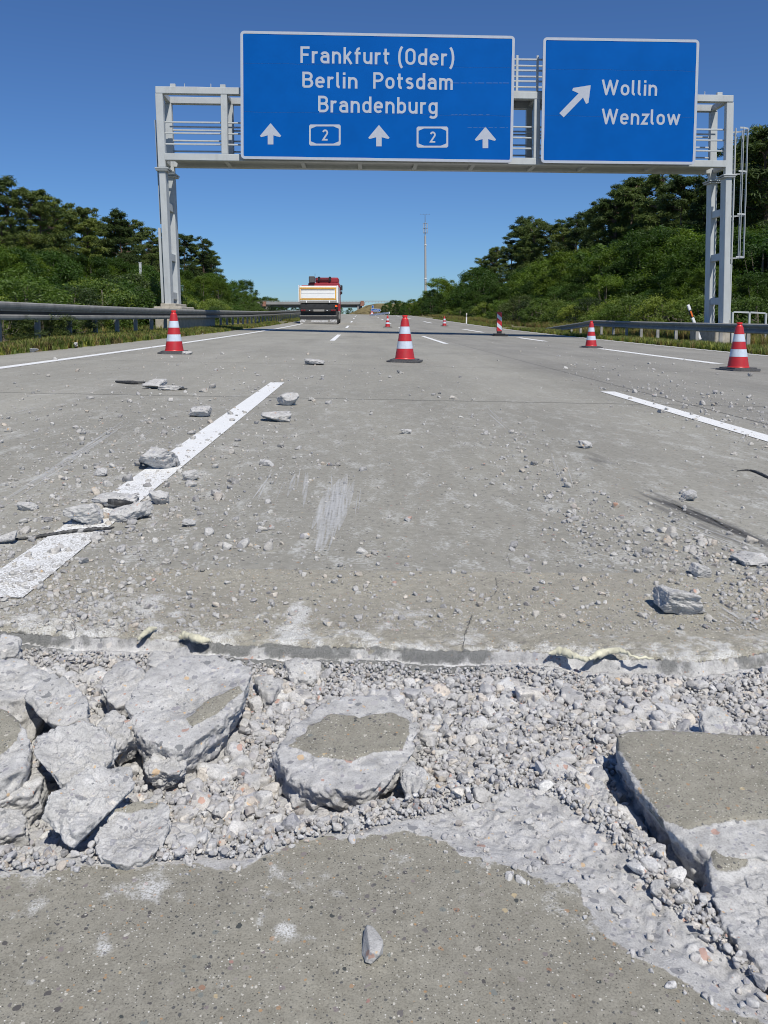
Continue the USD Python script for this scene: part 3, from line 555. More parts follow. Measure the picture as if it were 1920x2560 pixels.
for i, (x0, x1, y0, y1, lab, asp) in enumerate(CHUNKS):
    rg = np.random.default_rng(100 + i); c = G2((x0 + x1) / 2, y1 - (y1 - y0) * .32); d = c[1]
    w = (x1 - x0) * S / F * d; hgt = max((y1 - y0) * S / F * d * .95, w * asp * .6) * (1 if i != 15 else .35)
    sub = 5 if w > .05 and d < 5 else 4
    if i == 15:
        v = rock(4, rg, 1, .04); v[:, 0] *= 1 - .45 * np.clip(-v[:, 1], 0, 1)
        ln = (G2(805, 2018) - G2(805, 2082))[1]
        v = v / np.ptp(v, axis=0) * np.array([w, ln, .018]); a = -.12
    else:
        v = rock(sub, rg, 1, .20); v = v / np.ptp(v, axis=0) * np.array([w, w * rg.uniform(.7, .95), hgt]); a = 0
        v[:, 1] += np.where(v[:, 2] < 0, -v[:, 2] * .35, 0) * (v[:, 1] < 0)             # front undercut
        if i == 1: v[:, 0] -= .55 * v[:, 2]; v[:, 1] -= .25 * v[:, 2]          # leans over to the left
        if i in (0, 6, 7): v[:, 1] -= .55 * v[:, 2]                            # overhangs towards the front
        f2 = meshkit.fbm(v * 70 + i, 4, 3) - .5; u = np.array(ICO[sub].vertices); v = v + u * (f2 * min(.014, w * .07))[:, None]
    if a: v[:, :2] = v[:, :2] @ np.array([[math.cos(a), math.sin(a)], [-math.sin(a), math.cos(a)]])
    z = surf(c[0], c[1]) - v[:, 2].min() - min(.006, hgt * .1)
    solo('concrete_chunk' if i != 15 else 'loose_stone', trimesh.Trimesh(v + np.array([c[0], c[1], z]), ICO[4 if i == 15 else sub].faces, process=False), 'block_stone', lab, 'stone' if i == 15 else 'concrete chunk', 'loose chunks on the road' if i != 15 else None, smooth=True,
         prims={'frac': np.ones(len(v)), 'dust': np.full(len(v), .1), 'dark': np.zeros(len(v))})
    if d < 2.3: BLOCKS.append(Point(c[0], c[1]).buffer(w * .4))

# gravel of the break and pebbles on the road
KEEP = shapely.union_all(BLOCKS); shapely.prepare(KEEP)
stones = []       # x, y, z, radius, apparent size, in the break?
def scatter_bed(n, rlo, rhi, pw, bury, keepout=True, top=0):
    x0, y0, x1, y1 = Ptrench.bounds; k = 0; poly = Ptrench.buffer(.012)
    while k < n:
        P = np.stack([RNG.uniform(max(x0, -1.2), min(x1, 1.25), 4000), RNG.uniform(y0, y1, 4000)], 1)
        ok = shapely.contains_xy(poly, P[:, 0], P[:, 1])
        if keepout: ok &= ~shapely.contains_xy(KEEP, P[:, 0], P[:, 1])
        P = P[ok][:max(800, n - k)]; FE, NE = shapely.distance(far_edge, shapely.points(P)), shapely.distance(Ptrench.exterior, shapely.points(P)); CL = fb(P[:, 0], P[:, 1], 5, 2, 40)
        for (x, y), fe, ne, cl_ in zip(P, FE, NE, CL):
            if k >= n: break
            r = rlo + (rhi - rlo) * RNG.random() ** pw
            if cl_ < -.08 and r > .013: r *= .5
            if r > .006 and y < 1.5 and ne < r * 2.2 + .006 and RNG.random() < .72: continue
            if r > .017 and ne < r * 2.5: continue
            if fe < r + .030 + (.03 if x < .5 else 0) * (r > .006): continue
            stones.append((x, y, surf(x, y) + r * bury + top * RNG.random(), r, r / y, 1)); k += 1
scatter_bed(36, .020, .032, 1.5, -.1, top=.004); scatter_bed(260, .013, .026, 2.0, .05, top=.010); scatter_bed(1500, .006, .014, 2.2, .2, top=.012); scatter_bed(1400, .005, .013, 1.8, .3, keepout=False, top=.004); scatter_bed(7000, .0035, .007, 1.4, .4, top=.010); scatter_bed(22000, .0016, .0038, 1.3, .6, top=.006)
PSB = Pspall.buffer(.02); shapely.prepare(PSB); k = 0
while k < 1500:
    x, y = RNG.uniform(-1, 1.1), RNG.uniform(.75, 1.45); P_ = Point(x, y)
    if not PSB.contains(P_) or KEEP.contains(P_): continue
    r = .0016 + .0055 * RNG.random() ** 3; stones.append((x, y, surf(x, y) + r * .3, r, r / y, 1)); k += 1
def density(x, y):
    r = .05 + 2.2 * math.exp(-((x - 230) / 260) ** 2 - ((y - 1060) / 170) ** 2) + .8 * math.exp(-((x - 520) / 190) ** 2 - ((y - 960) / 120) ** 2) + .5 * math.exp(-((x - 640) / 330) ** 2 - ((y - 800) / 50) ** 2)
    for (ax, ay, bx, by, w, k) in [(980, 890, 1130, 990, 46, 1.0), (1130, 990, 1270, 1120, 55, 1.1), (1270, 1120, 1460, 1180, 60, 1.4), (1460, 1180, 1680, 1300, 70, 1.6), (1260, 790, 1680, 930, 45, 1.4), (1180, 760, 1420, 800, 25, .6), (-20, 1230, 260, 1340, 60, 1.3)]:
        t = max(0, min(1, ((x - ax) * (bx - ax) + (y - ay) * (by - ay)) / ((bx - ax) ** 2 + (by - ay) ** 2))); dd = math.hypot(x - ax - t * (bx - ax), y - ay - t * (by - ay)); r += k * math.exp(-(dd / w) ** 2)
    return r + .35 * max(0, (y - 1150) / 200)
k = 0
while k < 8200:
    x, y = RNG.uniform(-60, 1720), RNG.uniform(722, 1362)
    if RNG.random() > density(x, y) / 2.2: continue
    c = G2(x, y); d = c[1]
    r = float(np.clip(RNG.lognormal(math.log(.0038), .66), .0018, .022)) * (1.0 if d < 4 else min(2.0, d / 4))
    if y > 1200: r = min(r, .010)
    stones.append((c[0], c[1], surf(c[0], c[1]) + r * .35, r, r / d, 0)); k += 1
k = 0
while k < 10000:                                       # grit, too fine to pick out
    x, y = RNG.uniform(-60, 1720), 1362 - 520 * RNG.random() ** 1.5
    if RNG.random() > (density(x, y) + .25) / 2.4: continue
    c = G2(x, y); r = RNG.uniform(.0010, .0026) * max(1, c[1] / 3.2); stones.append((c[0], c[1], surf(c[0], c[1]) + r * .4, r, r / c[1] * .3, 0)); k += 1
stones.sort(key=lambda s: -s[4])
lab = {1: ('loose grey stone in the gravel bed of the break', 'stone', 'loose stones in the gravel bed'), 0: ('loose grey concrete stone lying on the road surface', 'stone', 'loose stones on the road')}
for i, (x, y, z, r, a, inb) in enumerate(stones[:300]):
    rg = np.random.default_rng(1000 + i); v = rock(3, rg, .8, .16) * r; an = rg.uniform(0, 6.28); v[:, :2] = v[:, :2] @ np.array([[math.cos(an), math.sin(an)], [-math.sin(an), math.cos(an)]])
    l = list(lab[inb]); sx, sy = np.array([x * cw - y * sw, (z - HC)]) / (y * cw + x * sw); ppx = CX + F * sx
    if inb: l[0] = ('bigger' if r > .016 else 'small') + ' grey stone in the gravel ' + ('among the blocks on the left' if ppx < 620 else 'left of the middle block' if ppx < 740 else 'around the middle block' if ppx < 1060 else 'between the middle block and the right slab' if ppx < 1540 else 'behind the right slab' if y > 1.35 else 'at the foot of the right slab')
    else: l[0] = 'grey concrete stone on the road ' + ('left of the lane line' if x < -1.0 else 'right of the lane line' if x < .2 else 'in the middle right' if x < 1.2 else 'at the right') + (', near the joint' if y < 2.6 else ', mid distance' if y < 4.5 else ', farther off')
    solo('gravel_stone' if inb else 'road_stone', trimesh.Trimesh(v + np.array([x, y, z]), ICO[3].faces, process=False), 'stone' if inb else 'chip_big', l[0], l[1], l[2], smooth=32, base=(x, y, z - r * .6))
def instancer(path, protos, pos, scale, rot, label, cat):
    pi = UsdGeom.PointInstancer.Define(stage, path); rel = pi.CreatePrototypesRel()
    for p in protos: rel.AddTarget(p)
    n = len(pos); pi.CreateProtoIndicesAttr(Vt.IntArray.FromNumpy(RNG.integers(0, len(protos), n).astype(np.int32)))
    pi.CreatePositionsAttr(Vt.Vec3fArray.FromNumpy(np.asarray(pos, np.float32))); s = np.asarray(scale, np.float32)
    pi.CreateScalesAttr(Vt.Vec3fArray.FromNumpy(np.repeat(s[:, None], 3, 1) if s.ndim == 1 else s))
    qs = Vt.QuathArray(n, Gf.Quath(1, 0, 0, 0))
    for i in range(n):
        q = Gf.Rotation(Gf.Vec3d(0, 0, 1), float(rot[i])).GetQuat(); qs[i] = Gf.Quath(q)
    pi.CreateOrientationsAttr(qs); tag(path, label, cat, kind='stuff')
def proto_rocks(holder, n, sub, seed, mat):
    out = []
    for i in range(n):
        v = rock(sub, np.random.default_rng(seed + i), .8, .18); p = f'{holder}/stone_shape' + (f'_{i:03d}' if i else ''); usdkit.mesh(stage, p, (v, ICO[sub].faces), M[mat], 30); out.append(p)
    return out
for inb, nm, l in ((1, 'gravel_bed', 'bed of fine broken concrete between the blocks'), (0, 'stone_chips', 'small chips of concrete scattered over the road')):
    st = [s for s in stones[300:] if s[5] == inb]; path = '/World/' + nm
    UsdGeom.PointInstancer.Define(stage, path); pr = proto_rocks(path, 14, 2, 50 + 20 * inb, 'gravel' if inb else 'chip')
    instancer(path, pr, [s[:3] for s in st], np.array([s[3] for s in st]), RNG.uniform(0, 360, len(st)), l, 'gravel' if inb else 'stone chips')

# cords and strips torn from the joint
def cord(name, pts, rad, mat, label, cat, dz=.01, jit=.002, flat=1.0):
    p = np.array([G2(x, y, dz0) for x, y, dz0 in pts]); t = np.linspace(0, 1, 60); s = np.linspace(0, 1, len(p))
    from scipy.interpolate import make_interp_spline
    c = make_interp_spline(s, p, k=min(3, len(p) - 1))(t); rr = np.interp(t, np.linspace(0, 1, len(rad)), rad) * 1.0 * (1 + .35 * (meshkit.fbm(np.stack([t * 9, t * 0, t * 0 + len(pts)], 1), 3, 4) - .5))
    m = tube(c, rr, 10); m.vertices += (meshkit.fbm(np.array(m.vertices) * 130, 3, 2)[:, None] - .5) * np.array([jit, jit, jit * 1.5]) * 2.6; solo(name, m, mat, label, cat, smooth=True)
cord('foam_cord', [(1185, 1414, .004), (1215, 1408, .010), (1245, 1418, .010), (1268, 1424, .008)], [.002, .009, .008, .004, .006], 'foam', 'left yellowish piece of joint cord on the right of the joint', 'joint cord')
cord('foam_cord', [(1272, 1424, .008), (1295, 1412, .011), (1318, 1406, .014), (1345, 1406, .018), (1362, 1416, .016), (1385, 1420, .012), (1412, 1424, .008)], [.005, .009, .006, .004, .003, .003, .002], 'foam', 'long yellowish curl of joint cord on the right of the joint', 'joint cord')
cord('foam_cord', [(388, 1378, .006), (402, 1372, .012), (420, 1378, .013), (452, 1384, .006)], [.004, .010, .006, .009, .004], 'foam', 'whitish twisted piece of joint cord on the left of the joint', 'joint cord')
cord('foam_cord', [(298, 1382, .0), (310, 1370, .012), (322, 1362, .012), (336, 1358, .006)], [.003, .006, .007, .003], 'foam', 'short frayed cord end sticking up at the left of the joint', 'joint cord')
cord('bitumen_strip', [(28, 1164, .006), (90, 1158, .006), (150, 1148, .010), (205, 1143, .012), (246, 1140, .018)], [.003, .006, .005, .007, .002], 'bitumen', 'long black bitumen strip across the left lane line', 'bitumen strip')
cord('bitumen_strip', [(206, 1074, .02), (235, 1082, .03), (262, 1086, .03), (300, 1086, .012)], [.004, .010, .012, .004], 'bitumen', 'torn black bitumen piece behind the flat chunk', 'bitumen strip')
cord('bitumen_strip', [(250, 824, .012), (285, 826, .02), (316, 826, .02)], [.010, .02, .008], 'bitumen', 'dark strip of joint tape far left on the road', 'bitumen strip')
cord('bitumen_strip', [(355, 836, .012), (380, 838, .02), (404, 840, .012)], [.010, .016, .006], 'bitumen', 'dark strip of joint tape right of the crumbled chunk', 'bitumen strip')
cord('bitumen_strip', [(1592, 1017, .004), (1620, 1016, .005), (1640, 1022, .006), (1662, 1032, .006)], [.002, .005, .006, .006], 'bitumen', 'dark strip at the right edge of the road', 'bitumen strip')

# ------------------------------------------------------------------ sign gantry
GY, GB = 33.5, 35.0                                    # front and back frame
DY = np.array([0, GB - GY, 0.0])
gl = at(422, 800, GY); gl[2] = road_z(-7.9, GY)
gan = thing('sign_gantry', gl, 'grey steel sign gantry spanning the carriageway', 'sign gantry')
def lx(y): return 398 + (y - 218) * .044
def rx(y): return 1823 - (y - 248) * .020
def both(name, a, b, w, h, up=(0, 0, 1), mat='steel', bev=.012):
    for off in (0, 1): put(gan, name, beam(a + off * DY, b + off * DY, w, h, up, bev), mat)
A_, B_ = at(lx(226) - 8, 226.5, GY), at(rx(248) + 7, 248.5, GY)
both('top_chord', A_, B_, .30, .275)
C_, D_ = at(lx(393) + 8, 393, GY), at(rx(411) - 8, 411, GY)
both('bottom_chord', C_, D_, .30, .275)
both('end_post', at(lx(236), 235.5, GY), at(lx(420), 419, GY), .285, .30, (1, 0, 0)); both('end_post', at(rx(258), 257.5, GY), at(rx(440), 438, GY), .245, .30, (1, 0, 0))
def along(p, q, px):                                   # the point of a chord that stands above a photo column
    t = (at(px, 400, GY)[0] - p[0]) / (q[0] - p[0]); return p + t * (q - p)
POSTS = [563, 755, 900, 1041, 1186, 1340, 1469, 1643]
for px in POSTS:
    a, b = along(A_, B_, px), along(C_, D_, px); both('post', a - (0, 0, .14), b + (0, 0, .14), .27, .26, (1, 0, 0))
    put(gan, 'cross_member', beam(b + (0, .15, -.06), b + DY - (0, .15, .06), .18, .14, bev=.01), 'steel')
    put(gan, 'cross_member', beam(a + (0, .15, 0), a + DY - (0, .15, 0), .14, .16, bev=.01), 'steel')
for p in (A_ + (.15, 0, 0), B_ - (.15, 0, 0), C_ - (.2, 0, 0), D_ + (.2, 0, 0)): put(gan, 'cross_member', beam(p + (0, .16, 0), p + DY - (0, .16, 0), .2, .22, bev=.01), 'steel')
put(gan, 'walkway', beam(C_ + DY * .5 + (.2, 0, .02), D_ + DY * .5 - (.2, 0, -.02), GB - GY - .32, .05), 'steel_dark')
put(gan, 'walkway', beam(along(A_, B_, 640) + DY * .5 + (0, 0, .17), along(A_, B_, 1700) + DY * .5 + (0, 0, .17), GB - GY + .2, .05), 'steel_dark')
for px0, px1 in ((lx(390) + 10, 640), (1290, 1350), (1700, 1800)):
    a, b = along(C_, D_, px0), along(C_, D_, px1); put(gan, 'toe_board', beam(a + DY * .9 + (0, 0, .27), b + DY * .9 + (0, 0, .27), .02, .26), 'steel')
for yl, yr_ in ((303.5, 323), (331, 350), (358.5, 376.5)):
    for off in (0, 1):
        put(gan, 'railing_bar', beam(at(lx(yl) + 8, yl, GY) + off * DY + (0, .10 * (1 - off), 0), at(rx(yr_) - 7, yr_, GY) + off * DY + (0, .10 * (1 - off), 0), .06, .065, bev=.01), 'steel')
put(gan, 'railing_bar', beam(at(lx(317) + 22, 316.5, GY + .9), at(1790, 336, GY + .9), .05, .06), 'steel')
for (y_, Y_) in ((148, GY), (175.7, GY), (202.5, GY), (164, GB), (191, GB), (217, GB)):
    put(gan, 'railing_bar', beam(at(660, y_ - 9, Y_), at(1735, y_ + 7, Y_), .06, .07, bev=.01), 'steel')
for px in (700, 900, 1090, 1290, 1340.5, 1500, 1690):
    a = along(A_, B_, px); put(gan, 'railing_post', beam(a + (0, 0, .13), a + (0, 0, 1.66), .08, .09, (1, 0, 0)), 'steel')
for px in (436, 465, 530, 560, 1757, 1793):
    a = along(A_, B_, px); big = px in (436, 560, 1793); put(gan, 'bolt_plate' if big else 'rod', box(a + (0, 0, .20 if big else .22), (.22, .16, .14) if big else (.03, .03, .18), .01), 'steel')
# legs: two uprights each with rungs, flanges at the joint to the beam
def leg(x_of, y0, y1, rungs, side):
    for off in (0, 1):
        o = off * DY
        put(gan, 'leg', beam(at(x_of(y0), y0, GY) + o + (0, .12 * (1 - off), 0), at(x_of(y1), y1, GY) + o + (0, .12 * (1 - off), 0), .50, .26, (1, 0, 0), bev=.012), 'steel')
        f = at(x_of(y0 - 1), y0 - 1.5, GY) + o
        put(gan, 'flange', box(f + (0, .12 * (1 - off), 0), (.56, .72, .055), .01), 'steel')
        put(gan, 'flange', box(f + (0, .12 * (1 - off), -.075), (.50, .66, .045), .01), 'steel')
    for y in rungs:
        a = at(x_of(y), y, GY); put(gan, 'rung', beam(a + (0, .36, 0), a + DY - (0, .24, 0), .18, .30, bev=.01), 'steel')
leg(lx, 424, 772, (512, 640, 738), -1); leg(rx, 441, 812, (528, 640, 752), 1)
put(gan, 'cable_duct', beam(at(388, 300, GY + .2), at(402, 560, GY + .2), .05, .05, (1, 0, 0)), 'steel_dark')
put(gan, 'cable_duct', beam(at(399, 570, GY + .15), at(408, 757, GY + .15), .14, .10, (1, 0, 0)), 'steel')
put(gan, 'cable_duct', beam(at(1824, 660, GY + .2), at(1822, 800, GY + .2), .06, .08, (1, 0, 0)), 'steel')
# foot of the left legs and the wall it stands on
fl = at(423, 762, GY)
put(gan, 'base_block', [box(fl + DY * .5 + (.02, 0, -.02), (.62, 2.1, .14), .02), box(fl + DY * .5 + (.05, 0, -.16), (1.15, 2.5, .16), .03)], 'old_concrete')
zb = road_z(-8, GY); top = fl[2] - .25
put(gan, 'base_block', box(((fl[0] + .1), GY + 3.1, (zb + top) / 2 - .1), (1.0, 7.8, top - zb + .2), .03), 'old_concrete')
frp = at(1812, 806, GY); zr = road_z(16, GY)
put(gan, 'base_block', box((frp[0] + .1, GY + .75, zr + (frp[2] - zr) / 2 - .1), (1.5, 2.6, frp[2] - zr + .1), .03), 'old_concrete')
# ladder with safety cage at the right leg
lad = []
cx0, cx1 = at(1829, 400, GY + .5)[0], at(1866, 400, GY + .5)[0]; cr = (cx1 - cx0) / 2
for y in (325, 432, 538, 644):
    zc = at(1848, y, GY + .5)[2]; t = np.linspace(-.2, math.pi + .2, 18)
    hoop = [np.array([cx0 + .12 + (cx1 - cx0 - .12) * math.sin(a), GY + .5 - .42 * math.cos(a), zc]) for a in np.clip(t, 0, math.pi)]
    put(gan, 'cage_hoop', trimesh.util.concatenate([beam(p, q, .015, .07) for p, q in zip(hoop, hoop[1:]) if np.linalg.norm(q - p) > .005]), 'steel')
z0, z1 = at(1848, 646, GY + .5)[2], at(1848, 323, GY + .5)[2]
for a in (.35, 1.0, 1.57, 2.2, 2.8):
    p = np.array([cx0 + .12 + (cx1 - cx0 - .12) * math.sin(a), GY + .5 - .42 * math.cos(a), 0]); put(gan, 'cage_bar', beam(p + (0, 0, z0), p + (0, 0, z1), .055, .02, (1, 0, 0)), 'steel')
for dy in (-.2, .2): put(gan, 'ladder_rail', beam((cx0 + .05, GY + .5 + dy, zr + .6), (cx0 + .05, GY + .5 + dy, z1), .05, .04, (1, 0, 0)), 'steel')
for z in np.arange(zr + .8, z1, .3): put(gan, 'ladder_rung', beam((cx0 + .05, GY + .3, z), (cx0 + .05, GY + .7, z), .03, .03), 'steel')
# small railing frames at the right foot
hr = thing('hand_railing', at(1870, 808, GY - .6), 'low grey tubular railing beside the right gantry leg', 'railing')
p = [at(x, y, GY - .6) for x, y in ((1832, 780), (1874, 781), (1915, 783))]
for a in p: put(hr, 'post', beam(np.array([a[0], a[1], zr - .1]), a, .07, .07, (1, 0, 0)), 'steel')
for a, b in zip(p, p[1:]): put(hr, 'rail', beam(a + (.035, 0, 0), b - (.036, 0, 0), .07, .07), 'steel')

# ------------------------------------------------------------------ the two big signs
def arc(cx, cy, r, a0, a1, n=10, ry=None):
    t = np.radians(np.linspace(a0, a1, n)); return [(cx + r * math.cos(a), cy + (ry or r) * math.sin(a)) for a in t]
def glyphs():
    """Road sign lettering drawn as centre lines of a stroke .15 wide; capitals 1 high, small letters .72."""
    X, hw = .72, .075; a, b = hw, .485; r = (b - a) / 2; c = a + r; t, u = X - hw, hw
    oval = arc(c, t - r, r, 0, 180) + arc(c, u + r, r, 180, 360) + [(b, t - r)]
    A, Bc = hw, .56; R_ = (Bc - A) / 2; C = A + R_
    G = {'o': ([oval], .56), 'e': ([[(a, .375), (b, .375)] + arc(c, t - r, r, 0, 180) + arc(c, u + r, r, 180, 325)], .56),
         'd': ([oval, [(b, 0), (b, 1)]], .56), 'b': ([oval, [(a, 0), (a, 1)]], .56), 'g': ([oval, [(b, X), (b, -.10)] + arc(c, -.06, r, 0, -150, 10, .16)], .56),
         'n': ([[(a, 0), (a, X)], arc(c, t - r, r, 180, 0) + [(b, 0)]], .56), 'u': ([[(b, X), (b, 0)], [(a, X)] + arc(c, u + r, r, 180, 360)], .56),
         'm': ([[(a, 0), (a, X)], arc(a + .175, t - .175, .175, 180, 0) + [(a + .35, 0)], arc(a + .525, t - .175, .175, 180, 0) + [(a + .70, 0)]], .85),
         'r': ([[(a, 0), (a, X)], arc(a + .19, t - .19, .19, 180, 62)], .37), 'i': ([[(a, 0), (a, X)], [(a, .84), (a, 1.0)]], .15), 'l': ([[(a, 1)] + arc(a + .13, u + .13, .13, 180, 270)], .24),
         't': ([[(a + .07, .94), (a + .07, u + .14)] + arc(a + .21, u + .14, .14, 180, 275), [(0, .645), (.37, .645)]], .38),
         'f': ([[(a + .07, 0), (a + .07, 1 - hw - .16)] + arc(a + .23, 1 - hw - .16, .16, 180, 85), [(0, .645), (.37, .645)]], .38),
         'k': ([[(a, 0), (a, 1)], [(a, .27), (.44, .735)], [(.20, .42), (.49, -.015)]], .53),
         'a': ([arc(c - .01, t - r * .9, r, 160, 0, 10, r * .9) + [(b, 0)], [(b, .42), (a + .16, .42)] + arc(a + .16, .2475, .16, 90, 270, 10, .1725) + [(b - .02, u)]], .56),
         's': ([arc(.24, .53, .165, 28, 180, 10, .115) + arc(.24, .53, .165, 180, 265, 5, .15)[1:] + arc(.25, .22, .165, 80, 0, 6, .16) + arc(.25, .22, .165, 0, -150, 10, .145)], .49),
         'z': ([[(.02, t), (.42, t), (.06, u), (.44, u)]], .46), 'w': ([[(.05, X), (.235, .07), (.43, X - .07), (.625, .07), (.81, X)]], .86), 'W': ([[(.06, 1), (.30, .07), (.54, .93), (.78, .07), (1.02, 1)]], 1.08),
         'F': ([[(A, 0), (A, 1 - hw), (.56, 1 - hw)], [(A, .50), (.50, .50)]], .55), 'P': ([[(A, 0), (A, 1 - hw), (Bc - .24, 1 - hw)] + arc(Bc - .24, .70, .24, 90, -90, 10, .225) + [(A, .475)]], .60),
         'B': ([[(A, u), (A, 1 - hw), (.34, 1 - hw)] + arc(.34, .725, .20, 90, -90, 10, .20) + [(A, .525)], [(.34, .525)] + arc(.36, .30, .215, 90, -90, 10, .225) + [(A, u)]], .62),
         'O': ([arc(C, 1 - hw - R_, R_, 0, 180) + arc(C, hw + R_, R_, 180, 360) + [(Bc, 1 - hw - R_)]], .64), '2': ([arc(.27, .71, .20, 165, -20, 10, .215) + [(.08, u), (.50, u)]], .54),
         '(': ([arc(.42, .45, .34, 118, 242, 12, .72)], .30), ')': ([arc(-.12, .45, .34, 62, -62, 12, .72)], .30), ' ': ([], .22)}
    return G
GLYPH = glyphs()
def road_text(text, depth=.004):
    x, shapes = 0, []
    for ch in text:
        lines, w = GLYPH[ch]
        if lines:
            g = shapely.union_all([LineString(l).buffer(.075, cap_style=2, join_style=1 if ch not in 'zFPB2' else 2, quad_segs=4) for l in lines]); shapes.append(shapely.affinity.translate(g, x, 0))
        x += w + .155
    sh = shapely.union_all(shapes).simplify(.004)
    return trimesh.util.concatenate([trimesh.creation.extrude_polygon(g, depth) for g in getattr(sh, 'geoms', [sh])])
SY = GY - .50
def sign(name, corners, label, seams):
    TL, TR, BL, BR = [at(x, y, SY) for x, y in corners]
    xd = ((TR - TL) + (BR - BL)) / 2; yd = ((TL - BL) + (TR - BR)) / 2; c = (TL + TR + BL + BR) / 4; T = frame_tf(c, xd, yd)
    w, h = np.linalg.norm(xd), np.linalg.norm(yd)
    t = thing(name, c - np.array([0, 0, h / 2]), label, 'road sign', 'direction signs on the gantry')
    def flat(shape, z0, z1): m = prism(shape, z0, z1); m.apply_transform(T); return m
    outer, inner = rounded(w, h, .16), rounded(w - .22, h - .22, .05)
    put(t, 'backing', flat(outer, -.06, -.004), 'sign_back')
    put(t, 'border', flat(outer.difference(inner), -.003, .012), 'sign_white')
    b = [-h / 2] + [h / 2 - s * h for s in sorted(seams, reverse=True)] + [h / 2]
    for y0, y1 in zip(b, b[1:]):
        put(t, 'panel', flat(inner.intersection(shapely.box(-w, y0 + .004, w, y1 - .004)), -.003, .004), 'sign_blue')
    for y0, y1 in zip(b, b[1:]):
        if y0 > -h / 2 + .01: put(t, 'stiffener', flat(shapely.box(-w / 2 + .2, y0 - .04, w / 2 - .2, y0 + .04), -.22, -.061), 'sign_back')
    Ti = np.linalg.inv(T)
    def loc(px, py):
        p = at(px * S, py * S, SY); q = Ti @ np.array([*p, 1]); return q[:2]
    def text(s, x0, x1, ytop, ybase, zz=.0045):
        m = road_text(s); a, b_ = loc(x0, ybase), loc(x1, ybase); hgt = loc(x0, ytop)[1] - a[1]
        v = np.array(m.vertices); k = (b_[0] - a[0]) / np.ptp(v[:, 0]); v[:, 0] = (v[:, 0] - v[:, 0].min()) * k + a[0]; v[:, 1] = v[:, 1] * hgt + (a[1] + b_[1]) / 2; v[:, 2] = v[:, 2] - v[:, 2].min() + zz
        m = trimesh.Trimesh(v, m.faces, process=False); m.apply_transform(T); put(t, 'lettering', m, 'sign_white' if zz < .01 else 'sign_white')
    def shape(pts, name, mat='sign_white', z0=.0045, z1=.0085, hole=None):
        P = Polygon([loc(*a) for a in pts]).buffer(0)
        if hole: P = P.difference(Polygon([loc(*a) for a in hole]))
        put(t, name, flat(P, z0, z1), mat)
    return t, text, shape
t, text, shape = sign('direction_sign', ((597.5, 76.5), (1286, 90.5), (605.5, 397.5), (1282.5, 406.5)), 'large blue direction sign with three upward arrows, left on the gantry', (.25, .63))
text('Frankfurt (Oder)', 649, 981, 103, 139); text('Berlin', 653, 772, 156, 190.5); text('Potsdam', 806, 978, 157.5, 193); text('Brandenburg', 687, 945, 209, 244.5)
def up_arrow(cx, y0, y1, w=46):
    h = y1 - y0; shape([(cx, y0), (cx + w * .5, y0 + h * .60), (cx + w * .44, y0 + h * .66), (cx + w * .13, y0 + h * .575), (cx + w * .13, y1), (cx - w * .13, y1), (cx - w * .13, y0 + h * .575), (cx - w * .44, y0 + h * .66), (cx - w * .5, y0 + h * .60)], 'arrow')
for x0, x1, y in ((969, 1100, 179), (975, 1060, 247.5), (1010, 1097, 275)):          # scratches in the film along the seams
    xa = x0
    while xa < x1: ln = RNG.uniform(3, 14); shape([(xa, y), (min(xa + ln, x1), y + ln * .012), (min(xa + ln, x1), y + .7), (xa, y + .6)], 'scratch', 'sign_scratch'); xa += ln + RNG.uniform(1, 7)
up_arrow(584.5, 266, 312); up_arrow(818.5, 270, 316); up_arrow(1048.5, 274, 320)
for x0, y0, x1, y1 in ((667.5, 269, 736, 314.5), (900, 273.5, 968, 319)):
    r = 3; o = [(x0 + r, y0), (x1 - r, y0), (x1, y0 + r), (x1, y1 - r), (x1 - r, y1), (x0 + r, y1), (x0, y1 - r), (x0, y0 + r)]; xm = (x0 + x1) / 2; ym = (y0 + y1) / 2
    shape(o, 'route_badge', hole=[(x0 + 4, y0 + 9), (x0 + 16, y0 + 4), (x1 - 16, y0 + 4), (x1 - 4, y0 + 9), (x1 - 4, y1 - 9), (x1 - 16, y1 - 4), (x0 + 16, y1 - 4), (x0 + 4, y1 - 9)])
    text('2', xm - 7, xm + 7, ym - 12, ym + 12)
t, text, shape = sign('exit_sign', ((1356, 93), (1746, 99.5), (1354.5, 407.5), (1740, 411.5)), 'blue exit sign with one slanting arrow, right on the gantry', (.25, .62))
text('Wollin', 1299, 1419, 173, 206.5); text('Wenzlow', 1299, 1469, 236, 269.5)
tail, tip = np.array([1213, 249.0]), np.array([1276, 184.0]); d = tip - tail; L = np.linalg.norm(d); d /= L; n = np.array([-d[1], d[0]])
shape([tuple(tail + d * (L * a) + n * b) for a, b in ((0, -6.5), (.66, -6.5), (.60, -21), (.66, -23), (1.0, 0), (.66, 23), (.60, 21), (.66, 6.5), (0, 6.5))], 'arrow')

